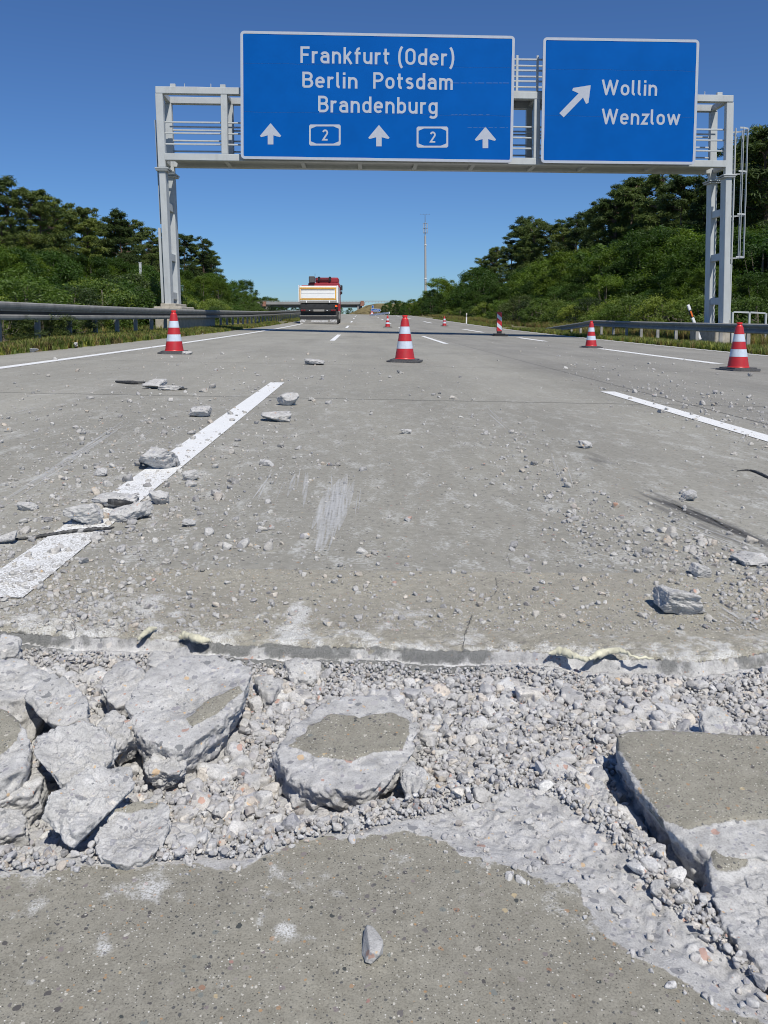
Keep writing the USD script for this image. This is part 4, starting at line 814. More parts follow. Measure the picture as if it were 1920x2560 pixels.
# ------------------------------------------------------------------ cones, beacon, posts
def cone_parts(path, put_):
    H = .81; R0, R1 = .165, .052
    def rad(z): return R0 + (R1 - R0) * (z - .06) / (H - .06 - .05)
    base = Polygon([(.29, .20), (.20, .29), (-.20, .29), (-.29, .20), (-.29, -.20), (-.20, -.29), (.20, -.29), (.29, -.20)])
    put_('base_plate', [prism(base, 0, .028), prism(base.buffer(-.055), .028, .050)], 'rubber', False)
    z = [.05, .065, .24, .362, .49, .60, .765]
    put_('body', lathe([(.175, .050), (.178, .058), (rad(.07) + .004, .072), (rad(.765), .745), (rad(.765) - .006, .757), (.036, .768), (.034, .776), (.046, .781), (.047, .806), (.040, .81), (0, .81)], 40), 'red_body', 35)
    for nm, a, b, m in (('red_band', .072, .232, 'red'), ('white_band', .232, .360, 'cone_white'), ('red_band', .360, .486, 'red'), ('white_band', .486, .612, 'cone_white'), ('red_band', .612, .735, 'red')):
        put_(nm, lathe([(rad(a) + .003, a), (rad(a) + .0055, a + .001), (rad(b) + .0055, b - .001), (rad(b) + .003, b)], 40), m, True)
def make_class(name):
    p = '/World/' + name; stage.CreateClassPrim(p); return p
KC = make_class('cone_shape'); cnt_ = {}
def cput(root):
    def f(name, mesh, mat, smooth=False):
        if isinstance(mesh, list): mesh = trimesh.util.concatenate(mesh)
        path = numbered(root, name); usdkit.mesh(stage, path, mesh, M[mat], smooth); return path
    return f
cone_parts(KC, cput(KC))
def copy(cls, name, loc, label, cat, group=None, rotz=0.0, scale=None, rx_=0.0):
    path = numbered('/World', name); x = UsdGeom.Xform.Define(stage, path); x.AddTranslateOp().Set(tuple(map(float, loc)))
    x.AddRotateZOp().Set(float(rotz))
    if rx_: x.AddRotateYOp().Set(float(rx_))
    if scale is not None: x.AddScaleOp().Set(tuple(map(float, np.broadcast_to(scale, 3))))
    x.GetPrim().GetReferences().AddInternalReference(cls); x.GetPrim().SetInstanceable(True); return tag(path, label, cat, group)
for (px, py, rz, lab_) in [(436, 887, 8, 'cone on the left lane in front of the left gantry foot'), (1012, 908, -12, 'largest-looking cone in the middle of the road'), (1845, 929, 18, 'cone at the right edge in front of the right gantry leg'), (1477.5, 872.5, 5, 'cone before the sloping end of the right guardrail'),
                           (1111, 818.5, 20, 'small distant cone left of the striped beacon'), (969, 808.5, 10, 'small distant cone near the middle of the road'), (861, 802, 0, 'tiny far cone right beside the truck')]:
    p = ground(px, py - 3); p[2] = road_z(p[0], p[1]) + .003; copy(KC, 'traffic_cone', p, 'red and white ' + lab_, 'traffic cone', 'traffic cones on the road', rz)
# striped beacon
p = ground(1248, 840); p[2] = road_z(p[0], p[1])
bc = thing('warning_beacon', p, 'upright red and white striped beacon on a black rubber foot', 'warning beacon')
def lput(root, name, mesh, mat, smooth=False):
    if isinstance(mesh, list): mesh = trimesh.util.concatenate(mesh)
    path = numbered(root, name); usdkit.mesh(stage, path, mesh, M[mat], smooth); return path
lput(bc, 'foot', [prism(shapely.box(-.29, -.40, .29, .40).buffer(.06), 0, .06), box((0, 0, .09), (.52, .5, .07), .02), box((0, 0, .17), (.22, .14, .12), .02)], 'black')
lput(bc, 'core', box((0, .012, .68), (.262, .06, .94), .012), 'black')
face = shapely.box(-.118, .235, .118, 1.13)
red = shapely.union_all([Polygon([(-.2, z0), (.2, z0 - .34), (.2, z0 - .34 + .235), (-.2, z0 + .235)]) for z0 in (.30, .72, 1.14)]).intersection(face)
for nm, P_, m_ in (('red_stripe', red, 'red'), ('white_stripe', face.difference(red), 'cone_white')):
    for gq in (P_.geoms if hasattr(P_, 'geoms') else [P_]):
        e = prism(gq, 0, .004); e.apply_transform(frame_tf((0, -.022, 0), (1, 0, 0), (0, 0, 1))); lput(bc, nm, e, m_)
# delineator posts: white with a slanting black band and an orange or white reflector
KD = make_class('delineator_shape'); dp = cput(KD)
pf = Polygon([(-.06, -.05), (.06, -.05), (.02, .06), (-.02, .06)])
dp('post', prism(pf, 0, .98), 'white_plastic'); dp('cap', prism(pf, .98, 1.06), 'white_plastic'); dp('black_band', prism(pf.buffer(.004), .66, .92), 'black'); dp('reflector', box((0, -.056, .79), (.045, .006, .18)), 'white_plastic')
for (px, py, lab_) in [(1166, 809, 'nearest white delineator post in the right verge'), (1038, 798, 'white delineator post in the right verge left of the nearest one'), (990, 794, 'third delineator post along the right verge'), (1032, 788, 'delineator post beyond the bushes edge on the right'), (933, 791, 'far delineator post before the exit'), (920, 796, 'far delineator post left of the exit sign'), (885, 790, 'far delineator post at the foot of the bridge slope'), (963, 792, 'far delineator post in front of the pale far rail')]:
    p = ground(px, py); p[2] = road_z(p[0], p[1]); copy(KD, 'delineator_post', p, lab_, 'delineator post', 'delineator posts along the right verge')
# the leaning one behind the rail has an orange reflector
a, b = at(1736, 808, 33.0), at(1720, 762, 33.0); ax = (b - a); Lr = np.linalg.norm(ax)
dl = thing('delineator_post', a - ax * .9, 'leaning white delineator with orange reflector behind the right guardrail', 'delineator post', 'delineator posts along the right verge')
a0 = a - ax * .9
put(dl, 'post', beam(a0, a + ax * .30, .12, .09, (0, -1, 0), .02), 'white_plastic'); put(dl, 'black_band', beam(a + ax * .31, a + ax * .70, .126, .096, (0, -1, 0), .02), 'black'); put(dl, 'cap', beam(a + ax * .705, b, .12, .09, (0, -1, 0), .02), 'white_plastic')
put(dl, 'reflector', beam(a + ax * .36 - (0, .055, 0), a + ax * .66 - (0, .055, 0), .06, .012, (0, -1, 0)), 'orange')
p = at(352, 722, 40); wp = thing('white_post', (p[0], p[1], road_z(p[0], 40) + .0), 'thin pale post among the bushes left of the gantry', 'post')
lput(wp, 'post', box((0, 0, 1.6), (.12, .10, 3.2), .01), 'steel'); lput(wp, 'cap', box((0, 0, 3.215), (.14, .12, .03)), 'steel')

# ------------------------------------------------------------------ guardrails
def extrude(profile, path):
    """profile: closed (u, v) with u towards the right of the path and v up."""
    path = np.asarray(path, float); n = len(profile); pr = np.asarray(profile, float); t = np.gradient(path, axis=0); t[:, 2] = 0; t /= np.linalg.norm(t, axis=1, keepdims=True)
    r = np.stack([t[:, 1], -t[:, 0], 0 * t[:, 0]], 1); v = (path[:, None] + pr[None, :, :1] * r[:, None] + pr[None, :, 1:] * np.array([0, 0, 1.0])).reshape(-1, 3); f = []
    for i in range(len(path) - 1):
        for j in range(n):
            k = (j + 1) % n; f += [[i * n + j, (i + 1) * n + k, i * n + k], [i * n + j, (i + 1) * n + j, (i + 1) * n + k]]
    tri = trimesh.creation.triangulate_polygon(Polygon(pr), engine='earcut') if False else None
    return trimesh.Trimesh(v, np.array(f), process=False)
def shell(pts, th=.006):
    l = LineString(pts).buffer(th / 2, cap_style=2, join_style=1, quad_segs=2); c = np.array(l.exterior.coords)[:-1]; return c[::-1] if l.exterior.is_ccw else c
LX = -7.45
yp = np.concatenate([np.arange(4, 60, 2.0), np.arange(60, 200, 5.0)])
lp = np.array([[LX, y, float(road_z(LX, y))] for y in yp])
gr_ = thing('guardrail', (LX, 20, float(road_z(LX, 20))), 'double weathered steel guardrail along the left verge', 'guardrail')
put(gr_, 'beam', extrude(shell([(-.02, .925), (.05, .92), (.085, .90), (.09, .86), (.085, .82), (.055, .785), (.015, .765), (.01, .73)], .008), lp), 'zinc', 30)
put(gr_, 'beam', extrude(shell([(.0, .655), (.06, .652), (.085, .635), (.085, .58), (.06, .545), (.0, .54)], .008), lp), 'zinc', 30)
put(gr_, 'spacer', extrude([(-.01, .55), (-.01, .91), (-.03, .91), (-.03, .55)], lp), 'truck_black')
cpf = Polygon([(-.06, -.035), (.06, -.035), (.06, .035), (.035, .035), (.035, -.015), (-.035, -.015), (-.035, .035), (-.06, .035)])
for y in np.arange(8.6, 118, 2.0):
    m = prism(cpf, -.1, .56); m.apply_translation((LX - .09, y, float(road_z(LX, y)))); put(gr_, 'post', m, 'zinc_post')
for y in np.arange(11.2, 44, 1.33):
    if RNG.random() < .75: put(gr_, 'bolt', box((LX + .03, y, float(road_z(LX, y)) + .752), (.022, .03, .03), .006), 'steel')
RX = 13.1
yp = np.array([6, 12, 18, 24, 28, 32, 36, 40, 43.5, 45, 46.5, 49, 52, 55, 57.5]); drop = np.interp(yp, [0, 44, 58], [0, 0, .80]); drop[8:10] *= .6
rp = np.array([[RX, y, float(road_z(RX, y)) - d_] for y, d_ in zip(yp, drop)])
gr2 = thing('guardrail', (RX, 30, float(road_z(RX, 30))), 'single steel guardrail on the right that slopes into the grass at its far end', 'guardrail')
wprof = [(0.0, .84), (-.04, .835), (-.085, .81), (-.085, .765), (-.03, .715), (0.0, .69), (-.0, .66), (-.03, .635), (-.085, .585), (-.085, .54), (-.04, .515), (0, .51)]
put(gr2, 'beam', extrude(shell(wprof, .008), rp), 'zinc', 30)
for y in np.arange(8, 53, 2.05):
    d_ = float(np.interp(y, [0, 44, 58], [0, 0, .80])); m = prism(cpf, -.3, max(.1, .68 - d_)); m.apply_translation((RX + .07, y, float(road_z(RX, y)))); put(gr2, 'post', m, 'zinc_post')
for y in np.arange(14, 44, 2.05): put(gr2, 'bolt', box((RX - .012, y, float(road_z(RX, y)) + .675), (.03, .04, .04), .008), 'steel')
# struts under the left rail by the gantry foot, and a frame
for (xa, ya, xb, yb) in ((458, 822, 484, 839), (540, 822, 524, 840)):
    pass
# far pale rail at the exit, and the piece of rail of the other carriageway on the far left
fr_ = thing('guardrail', at(960, 790, 150), 'pale far guardrail by the exit', 'guardrail')
put(fr_, 'beam', beam(at(925, 788, 150), at(974, 782, 140), .12, .34), 'white_plastic')
for k_ in range(5): q0 = at(928 + k_ * 11, 786.5 - k_ * 1.2, 149.5 - k_ * 2.2); put(fr_, 'post', beam(q0 - (0, 0, 1.0), q0, .12, .12, (1, 0, 0)), 'zinc_post')
fo = thing('guardrail', at(0, 760, 34), 'short piece of far guardrail above the left end of the near rail', 'guardrail')
put(fo, 'beam', beam(at(-70, 741, 33), at(34, 747, 37), .06, .30), 'zinc')
for x_ in (-40, 0, 28): q0 = at(x_, 745, 35); put(fo, 'post', beam(np.array([q0[0], q0[1], float(road_z(-14, 35))]), q0, .1, .1, (1, 0, 0)), 'zinc_post')

# ------------------------------------------------------------------ tipper truck
tb = ground(792, 810); TY = tb[1]; u = TY / F                                            # metres per photo pixel at the truck
z0 = float(road_z(tb[0], TY)); k = 1 / 10.37
def tx(zx, zy, dy=0.0):                                                                  # place of a pixel of the enlarged truck, in the plane of its tailgate
    return at(720 + zx * k, 670 + zy * k, TY) + (0, dy, 0)
tr = thing('tipper_truck', (tb[0], TY, z0), 'tipper truck with white body and dark red cab driving away', 'truck')
def tbox(name, x0, y0, x1, y1, dy0, dy1, mat, bev=.01, parent=None):
    a, b = tx(x0, y0), tx(x1, y1); c = (a + b) / 2; return put(parent or tr, name, box((c[0], TY + (dy0 + dy1) / 2, c[2]), (abs(b[0] - a[0]), dy1 - dy0, abs(a[2] - b[2])), bev), mat)
tg = tbox('tailgate', 296, 462, 1270, 850, 0, .08, 'truck_white', .03)
for r_ in ((300, 502, 1250, 538), (300, 790, 1250, 822)): tbox('reflective_strip', *r_, -.02, -.001, 'truck_yellow', 0)
for r_ in ((298, 545, 325, 785), (1222, 545, 1248, 785)): tbox('reflective_strip', *r_, -.02, -.001, 'truck_yellow', 0)
tbox('gate_rib', 340, 545, 1212, 572, -.05, -.001, 'truck_grey', .01); tbox('gate_panel', 345, 580, 1208, 662, -.035, -.002, 'truck_white', .015); tbox('gate_panel', 345, 668, 1208, 782, -.02, -.002, 'truck_white', .01)
tbox('side_wall', 268, 440, 292, 880, -.02, 5.2, 'truck_white', .01); tbox('side_wall', 1262, 452, 1296, 900, -.02, 5.2, 'truck_white', .01)
tbox('body_floor', 275, 852, 1290, 905, .0, 5.2, 'truck_grey', .01); tbox('front_wall', 296, 440, 1262, 850, 5.1, 5.2, 'truck_white')
for x_ in (478, 1074): tbox('hinge', x_ - 14, 852, x_ + 14, 900, -.08, -.001, 'truck_white', .01)
# cab: extruded side shape
zc = lambda y: tx(800, y)[2]
dcab = 5.6
def cab_box(name, x0, x1, ytop, ybot, d0, d1, mat, bev=.06):
    s_ = (TY + dcab) / TY; a, b = tx(x0, ytop), tx(x1, ybot)                               # the cab stands further off: keep its apparent place
    A, B = at(720 + x0 * k, 670 + ytop * k, TY + dcab), at(720 + x1 * k, 670 + ybot * k, TY + dcab); c = (A + B) / 2
    put(tr, name, box((c[0], TY + (d0 + d1) / 2, c[2]), (abs(B[0] - A[0]), d1 - d0, abs(A[2] - B[2])), bev), mat)
cab_box('cab', 330, 1352, 440, 1330, dcab, dcab + 2.1, 'truck_red', .10); cab_box('cab_roof', 520, 1330, 378, 470, dcab + .1, dcab + 2.0, 'truck_red', .07); cab_box('cab_roof', 700, 1310, 240, 385, dcab + .3, dcab + 1.9, 'truck_red', .10)
cab_box('air_filter', 545, 700, 215, 385, dcab - .3, dcab + .25, 'rubber', .05); cab_box('lamp_bar', 700, 1130, 252, 268, dcab + .1, dcab + .18, 'black', .01); cab_box('lamp_bar', 780, 1090, 290, 306, dcab + .1, dcab + .18, 'black', .01)
for x_ in (805, 1085): cab_box('horn', x_ - 28, x_ + 28, 225, 335, dcab + .0, dcab + .12, 'black', .03)
cab_box('antenna', 697, 703, 145, 215, dcab, dcab + .03, 'black', .0)
for (x0, x1, a_, b_) in ((1350, 1405, 430, 570), (1355, 1398, 590, 665)): cab_box('mirror', x0, x1, a_, b_, dcab + 1.2, dcab + 1.35, 'black', .03)
cab_box('mirror_arm', 1345, 1372, 420, 445, dcab + 1.2, dcab + 1.25, 'black', .0); cab_box('mirror_arm', 1345, 1372, 668, 690, dcab + 1.2, dcab + 1.25, 'black', .0)
tbox('chassis', 360, 905, 1250, 1060, .2, 5.0, 'truck_black'); tbox('rear_panel', 318, 930, 1252, 1062, .05, .12, 'truck_black', .01); tbox('lamp_carrier', 315, 1064, 1255, 1130, .0, .1, 'truck_black', .02)
tbox('chassis', 330, 1132, 1245, 1225, .25, .6, 'truck_black')
for x_ in (362, 428, 1140, 1205): tbox('tail_lamp', x_ - 28, 1075, x_ + 24, 1118, -.03, -.001, 'lamp_red', .01)
tbox('marker_lamp', 1222, 972, 1276, 1008, -.06, -.02, 'lamp_lit', .01); tbox('number_plate', 660, 1075, 940, 1125, -.02, -.001, 'truck_grey', 0)
for x_ in (560, 1015): tbox('reflector', x_ - 12, 1088, x_ + 12, 1112, -.02, -.001, 'white_plastic', 0)
tbox('underrun_bar', 305, 1228, 1258, 1252, -.05, .06, 'truck_grey', .01); tbox('underrun_bar', 315, 1256, 1255, 1325, -.02, .05, 'truck_black', .01)
fl_ = tbox('mud_flap', 312, 1330, 1275, 1440, .02, .05, 'truck_grey', .0)
for x0, x1, sgn in ((318, 490, 1), (1092, 1268, -1)):
    for i_ in range(5):
        xa = x0 + 8 + i_ * 34; 
        if x1 - xa < 30: continue
        A, B = tx(xa + (22 if sgn > 0 else 0), 1335), tx(xa + (0 if sgn > 0 else 22), 1402); put(tr, 'hazard_stripe', beam((A[0], TY + .012, A[2]), (B[0], TY + .012, B[2]), .008, .035, (1, 0, 0)), 'white_plastic')
m = meshkit.text_mesh('HOFMEISTER & MEINCKE', 1.0, .004, bold=True); v = np.array(m.vertices); a, b = tx(600, 1400), tx(1030, 1400); v[:, 0] *= (b[0] - a[0]) / np.ptp(v[:, 0]); v[:, 1] *= 46 * k * u
m = trimesh.Trimesh(v, m.faces, process=False); m.apply_transform(frame_tf((a[0], TY + .016, a[2]), (1, 0, 0), (0, 0, 1))); put(tr, 'lettering', m, 'white_plastic')
def wheel(x, dy, r=.52, w=.30, parent=tr):
    pr = lathe([(0, -w / 2), (.28, -w / 2), (.30, -w / 2 + .03), (.47, -w / 2), (r, -w / 2 + .05), (r, w / 2 - .05), (.47, w / 2), (.30, w / 2 - .03), (.28, w / 2), (0, w / 2)], 28); pr.apply_transform(trimesh.transformations.rotation_matrix(math.pi / 2, (0, 1, 0)))
    pr.apply_translation((x, TY + dy, float(road_z(x, TY + dy)) + r)); wp_ = put(parent, 'wheel', pr, 'tyre', 30)
    h = lathe([(0, -.17), (.14, -.17), (.27, -.155), (.27, .155), (.14, .17), (0, .17)], 20); h.apply_transform(trimesh.transformations.rotation_matrix(math.pi / 2, (0, 1, 0))); h.apply_translation((x, TY + dy, float(road_z(x, TY + dy)) + r)); put(wp_, 'rim', h, 'truck_grey', 30)
xl_, xr_ = tx(355, 1000)[0], tx(1235, 1000)[0]
for dy in (.95, 2.4, 6.6):
    for x_ in (xl_ + .02, xr_ + .05): wheel(x_, dy)
tbox('fuel_tank', 1262, 1100, 1318, 1330, 3.2, 4.6, 'truck_grey', .05)
# far white car
p = ground(858, 797.5); cz = float(road_z(p[0], p[1])); cy = p[1]
car = thing('parked_car', (p[0], cy, cz), 'tiny white car far ahead right of the truck', 'car')
side = Polygon([(-2.1, .3), (-2.1, .85), (-1.95, 1.0), (-1.6, 1.05), (-1.2, 1.5), (.5, 1.5), (1.1, 1.02), (2.0, .9), (2.15, .6), (2.1, .3)])
def carpart(nm, poly, w, mat):
    m = prism(poly, -w / 2, w / 2); T = np.eye(4); T[:3, 0], T[:3, 1], T[:3, 2] = (0, 1, 0), (0, 0, 1), (1, 0, 0); m.apply_transform(T); lput(car, nm, m, mat)
carpart('body', side, 1.75, 'truck_white'); carpart('rear_window', Polygon([(-1.63, 1.1), (-1.3, 1.45), (-1.27, 1.45), (-1.6, 1.08)]).buffer(.015), 1.4, 'black'); 
for sx in (-.78, .78):
    for yy in (-1.35, 1.35):
        w_ = trimesh.creation.cylinder(.33, .22, sections=20); w_.apply_transform(trimesh.transformations.rotation_matrix(math.pi / 2, (0, 1, 0))); w_.apply_translation((sx, yy, .33)); lput(car, 'wheel', w_, 'tyre')
for sx in (-.7, .7): lput(car, 'tail_lamp', box((sx, -2.12, .8), (.2, .04, .16)), 'lamp_red')

# ------------------------------------------------------------------ bridge, mast, far signs
BY = 262.0; ub = BY / F
br = thing('road_bridge', (at(790, 786, BY)[0], BY, float(road_z(0, BY))), 'far road bridge over the carriageway behind the truck', 'bridge')
put(br, 'deck', [beam(at(560, 759, BY), at(912, 758.5, BY), 9, .75)], 'bridge'); put(br, 'girder', beam(at(645, 765.5, BY + .6), at(905, 765, BY + .6), 7.5, .95), 'bridge_dark')
for Yr in (BY - 4.3, BY + 4.3):
    put(br, 'railing', [beam(at(560, y_, Yr), at(1010, y_, Yr), .08, .10) for y_ in (752.5, 754.8)], 'zinc_post')
    put(br, 'railing_post', [beam(at(x_, 757.5, Yr), at(x_, 752, Yr), .09, .09, (1, 0, 0)) for x_ in range(562, 1010, 8)], 'zinc_post')
put(br, 'pier', beam(at(905.5, 752, BY - 4.9), at(905.5, 765, BY - 4.9), 1.6, 1.1, (1, 0, 0)), 'brick'); put(br, 'pier', beam(at(661, 754, BY - 4.9), at(661, 766, BY - 4.9), 1.3, 1.0, (1, 0, 0)), 'brick')
put(br, 'abutment', box((at(899, 770, BY)[0], BY, at(899, 769, BY)[2] - .4), (1.6, 8, 2.6)), 'bridge'); put(br, 'abutment', box((at(667, 770, BY)[0], BY, at(667, 768, BY)[2] - .4), (3.2, 8, 2.6)), 'bridge')
# slope of the bridge ramp on the right, and the ramp on the left
def mound(pts_px, Y0, Y1, name):
    a = [at(x, y, Y0) for x, y in pts_px]; bq = [at(x, y, Y1) for x, y in pts_px]; base = float(road_z(0, BY)) - 1.5
    prof = Polygon([(p[0], p[2]) for p in a] + [(a[-1][0], base), (a[0][0], base)]); m = prism(prof.buffer(0), 0, Y1 - Y0); T = np.eye(4); T[:3, 0], T[:3, 1], T[:3, 2], T[:3, 3] = (1, 0, 0), (0, 0, 1), (0, -1, 0), (0, Y1, 0)
    m.apply_transform(T); m = m.subdivide_to_size(2.5); m.vertices += (meshkit.fbm(np.array(m.vertices) * .3, 3, 3)[:, None] - .5) * np.array([.5, .9, .5]); tag(put('/World', name, m, 'embank', True), kind='structure')
mound([(850, 790), (872, 785), (900, 771), (915, 764), (940, 758.5), (1100, 757.5), (1400, 760), (1700, 775), (2100, 800)], BY - 5.5, BY + 6, 'embankment')
mound([(420, 762), (560, 759.5), (648, 760), (672, 772), (690, 786)], BY - 4, BY + 6, 'embankment')
mst = thing('radio_mast', (at(1063, 730, 300)[0], 300, 2.0), 'tall slender grey radio mast with antennas rising above the trees', 'radio mast')
MY = 300; base = np.array([at(1064.5, 740, MY)[0], MY, 1.5]); tp = at(1063, 590, MY)
put(mst, 'pole', tube([base, base + (tp - base) * .5, tp], [.50, .42, .34], 16), 'mast', 40)
for y_ in (612.5, 696.5): q0 = at(1063.6, y_, MY); put(mst, 'flange', tube([q0 - (0, 0, .15), q0 + (0, 0, .15)], .54, 16), 'white_plastic')
put(mst, 'upper_pole', tube([tp, at(1062.8, 556, MY)], [.20, .15], 10), 'mast', 40); put(mst, 'spire', tube([at(1062.8, 556, MY), at(1062.6, 535.5, MY)], [.11, .06], 8), 'bridge_dark')
for y_ in (559.2, 570.7, 582.3):
    put(mst, 'platform', [beam(at(1057.5, y_, MY), at(1069, y_, MY), .22, .20), beam(at(1063, y_, MY) - (0, .9, 0), at(1063, y_, MY) + (0, .9, 0), .22, .20)], 'bridge_dark')
for x_, dy in ((1058, 0), (1068.5, 0), (1063, -.9), (1063, .9)):
    for a_, b_ in ((558.5, 569), (571.5, 582)): put(mst, 'antenna', beam(at(x_, b_, MY) + (0, dy, 0), at(x_, a_, MY) + (0, dy, 0), .25, .16, (1, 0, 0)), 'mast')
put(mst, 'crossarm', [tube([at(1051, 535.5, MY), at(1062.6, 537, MY), at(1074, 535.5, MY)], .035, 6)] + [tube([at(x_, 534.5, MY), at(x_, 537, MY)], .05, 6) for x_ in (1051.5, 1059, 1067, 1074)], 'bridge_dark')
# exit arrow sign far off
EY = 185.0
es = thing('exit_arrow_sign', (at(940, 790, EY)[0], EY, float(road_z(3, EY))), 'far blue arrow-shaped exit sign on posts beside the bridge slope', 'road sign')
def epx(pts, z=0.0):
    P = Polygon([(at(880 + x / 6.9125, 740 + y / 6.9125, EY)[0], at(880 + x / 6.9125, 740 + y / 6.9125, EY)[2]) for x, y in pts]); return P
def ep(name, P, d0, d1, mat):
    m = prism(P, 0, d1 - d0); T = np.eye(4); T[:3, 0], T[:3, 1], T[:3, 2], T[:3, 3] = (1, 0, 0), (0, 0, 1), (0, -1, 0), (0, EY + d1, 0); m.apply_transform(T); put(es, name, m, mat)
arrow = epx([(328, 216), (476, 222), (506, 245), (474, 272), (328, 270)]); ep('border', arrow, 0, .06, 'sign_white'); ep('panel', arrow.buffer(-.10), -.012, -.001, 'sign_blue')
badge = epx([(342, 160), (376, 162), (376, 212), (342, 210)]); ep('border', badge, 0, .06, 'sign_white'); ep('panel', badge.buffer(-.07), -.012, -.001, 'sign_blue')
m = meshkit.text_mesh('Ausfahrt', 1.0, .01, bold=True); v = np.array(m.vertices); a, b = at(880 + 350 / 6.9125, 740 + 257 / 6.9125, EY), at(880 + 468 / 6.9125, 740 + 257 / 6.9125, EY); v[:, 0] *= (b[0] - a[0]) / np.ptp(v[:, 0]); v[:, 1] *= 24 / 6.9125 * EY / F
m = trimesh.Trimesh(v, m.faces, process=False); m.apply_transform(frame_tf((a[0], EY - .02, a[2]), (1, 0, 0), (0, 0, 1))); put(es, 'lettering', m, 'sign_white')
for x_ in (345, 440): q0 = at(880 + x_ / 6.9125, 740 + 268 / 6.9125, EY + .12); put(es, 'post', beam((q0[0], q0[1], float(road_z(3, EY)) - .2), q0, .12, .12, (1, 0, 0)), 'zinc_post')
ws = at(930, 783.5, 160.0); wsn = thing('warning_sign', (ws[0], 160, float(road_z(3, 160))), 'small white triangle sign with red rim at the far exit', 'road sign')
tri_ = Polygon([(-.5, -.4), (.5, -.4), (0, .48)]).buffer(.06)
for nm, P_, d_, m_ in (('rim', tri_, .03, 'red'), ('panel', tri_.buffer(-.14), .002, 'white_plastic')):
    m = prism(P_, 0, .03); m.apply_transform(frame_tf((ws[0], 160 - (.032 if nm == 'panel' else 0), ws[2]), (1, 0, 0), (0, 0, 1))); put(wsn, nm, m, m_)
put(wsn, 'post', beam((ws[0], 160.1, float(road_z(3, 160)) - .2), (ws[0], 160.1, ws[2] - .3), .08, .08, (1, 0, 0)), 'zinc_post')

# ------------------------------------------------------------------ trees, bushes, grass
def leaves(centers, radii, n, lw, ll, rng, up=.35, shell_=.55):
    """n leaf quads spread through each clump (ellipsoids), as one mesh."""
    C = np.repeat(centers, n, 0); R = np.repeat(radii, n, 0); d = rng.normal(0, 1, C.shape); d /= np.linalg.norm(d, axis=1, keepdims=True)
    r = (shell_ + (1 - shell_) * rng.random((len(C), 1))) * rng.random((len(C), 1)) ** .25
    P = C + d * R * r
    nrm = d * .6 + rng.normal(0, .6, C.shape) + np.array([0, 0, up]); nrm /= np.linalg.norm(nrm, axis=1, keepdims=True)
    a = np.cross(nrm, rng.normal(0, 1, C.shape)); a /= np.linalg.norm(a, axis=1, keepdims=True) + 1e-9; b = np.cross(nrm, a)
    s = rng.uniform(.6, 1.35, (len(C), 1)); a, b = a * lw * s, b * ll * s
    v = np.stack([P - b, P + a * .8, P + b, P - a * .8], 1).reshape(-1, 3); k = np.arange(len(C))[:, None] * 4
    return v, np.vstack([np.hstack([k, k + 1, k + 2]), np.hstack([k, k + 2, k + 3])])
def make_pine(name, H, seed, mat='pine', bare=.36, spread=2.6, nclump=74):
    rng = np.random.default_rng(seed); root = make_class(name); P = cput(root)
    bend = rng.normal(0, .25, 2); zs = np.linspace(0, H * .93, 9); tr_ = np.stack([bend[0] * (zs / H) ** 2 * 2, bend[1] * (zs / H) ** 2 * 2, zs], 1)
    P('trunk', tube(tr_, np.linspace(.21, .05, 9), 8), 'bark', 40)
    cs, rs, limbs = [], [], []
    for i in range(nclump):
        t = rng.random() ** .8; z = H * (bare + (1.0 - bare) * t); w = spread * (1 - .62 * t ** 1.6) * (.6 + .5 * min(1, (t + .08) / .25)); a = rng.uniform(0, 6.283); rr = w * math.sqrt(rng.random()) * 1.0
        c = np.array([np.interp(z, zs, tr_[:, 0]) + rr * math.cos(a), np.interp(z, zs, tr_[:, 1]) + rr * math.sin(a), z + rng.normal(0, .2)]); cs.append(c); s = rng.uniform(.6, 1.15) * (1.2 - .45 * t); rs.append([s, s, s * .62])
        if i % 2 == 0 and rr > .6: b0 = np.array([np.interp(z - .5, zs, tr_[:, 0]), np.interp(z - .5, zs, tr_[:, 1]), z - .6]); limbs.append(tube([b0, (b0 + c) / 2 + (0, 0, .12), c], [.07, .05, .02], 5))
    for i in range(3):                                                                     # dead stubs below the crown
        z = H * rng.uniform(.15, bare + .05); a = rng.uniform(0, 6.28); b0 = np.array([np.interp(z, zs, tr_[:, 0]), np.interp(z, zs, tr_[:, 1]), z]); limbs.append(tube([b0, b0 + np.array([math.cos(a), math.sin(a), .2]) * rng.uniform(.6, 1.6)], [.04, .015], 5))
    P('limbs', limbs, 'bark', 40); v, f = leaves(np.array(cs), np.array(rs), 170, .05, .19, rng, .5, .25); P('crown', trimesh.Trimesh(v, f, process=False), mat); return root
def make_leafy(name, H, W, seed, mat, nclump, n, ll, low=.05, trunk='bark_grey', flat=.8):
    rng = np.random.default_rng(seed); root = make_class(name); P = cput(root)
    P('trunk', tube([(0, 0, 0), (.1, .05, H * .4), (.0, .1, H * .85)], [.05 + H * .012, .03 + H * .008, .02], 7), trunk, 40)
    cs, rs, br_ = [], [], []
    for i in range(nclump):
        t = rng.random(); z = H * (low + (.96 - low) * t); env = W * math.sqrt(max(.04, 1 - ((t - .42) / .62) ** 2)); a = rng.uniform(0, 6.283); rr = env * (.35 + .65 * rng.random() ** .6)
        cs.append([rr * math.cos(a) * rng.uniform(.85, 1.15), rr * math.sin(a), z]); s = W * rng.uniform(.20, .40); rs.append([s, s, s * flat])
        if i % 5 == 0: br_.append(tube([(0, 0, z * .55), np.array(cs[-1]) * .6, cs[-1]], [.03 + H * .003, .02, .008], 5))
    P('limbs', br_, trunk, 40); v, f = leaves(np.array(cs), np.array(rs), n, ll * .5, ll, rng, .45, .3); P('crown', trimesh.Trimesh(v, f, process=False), mat); return root
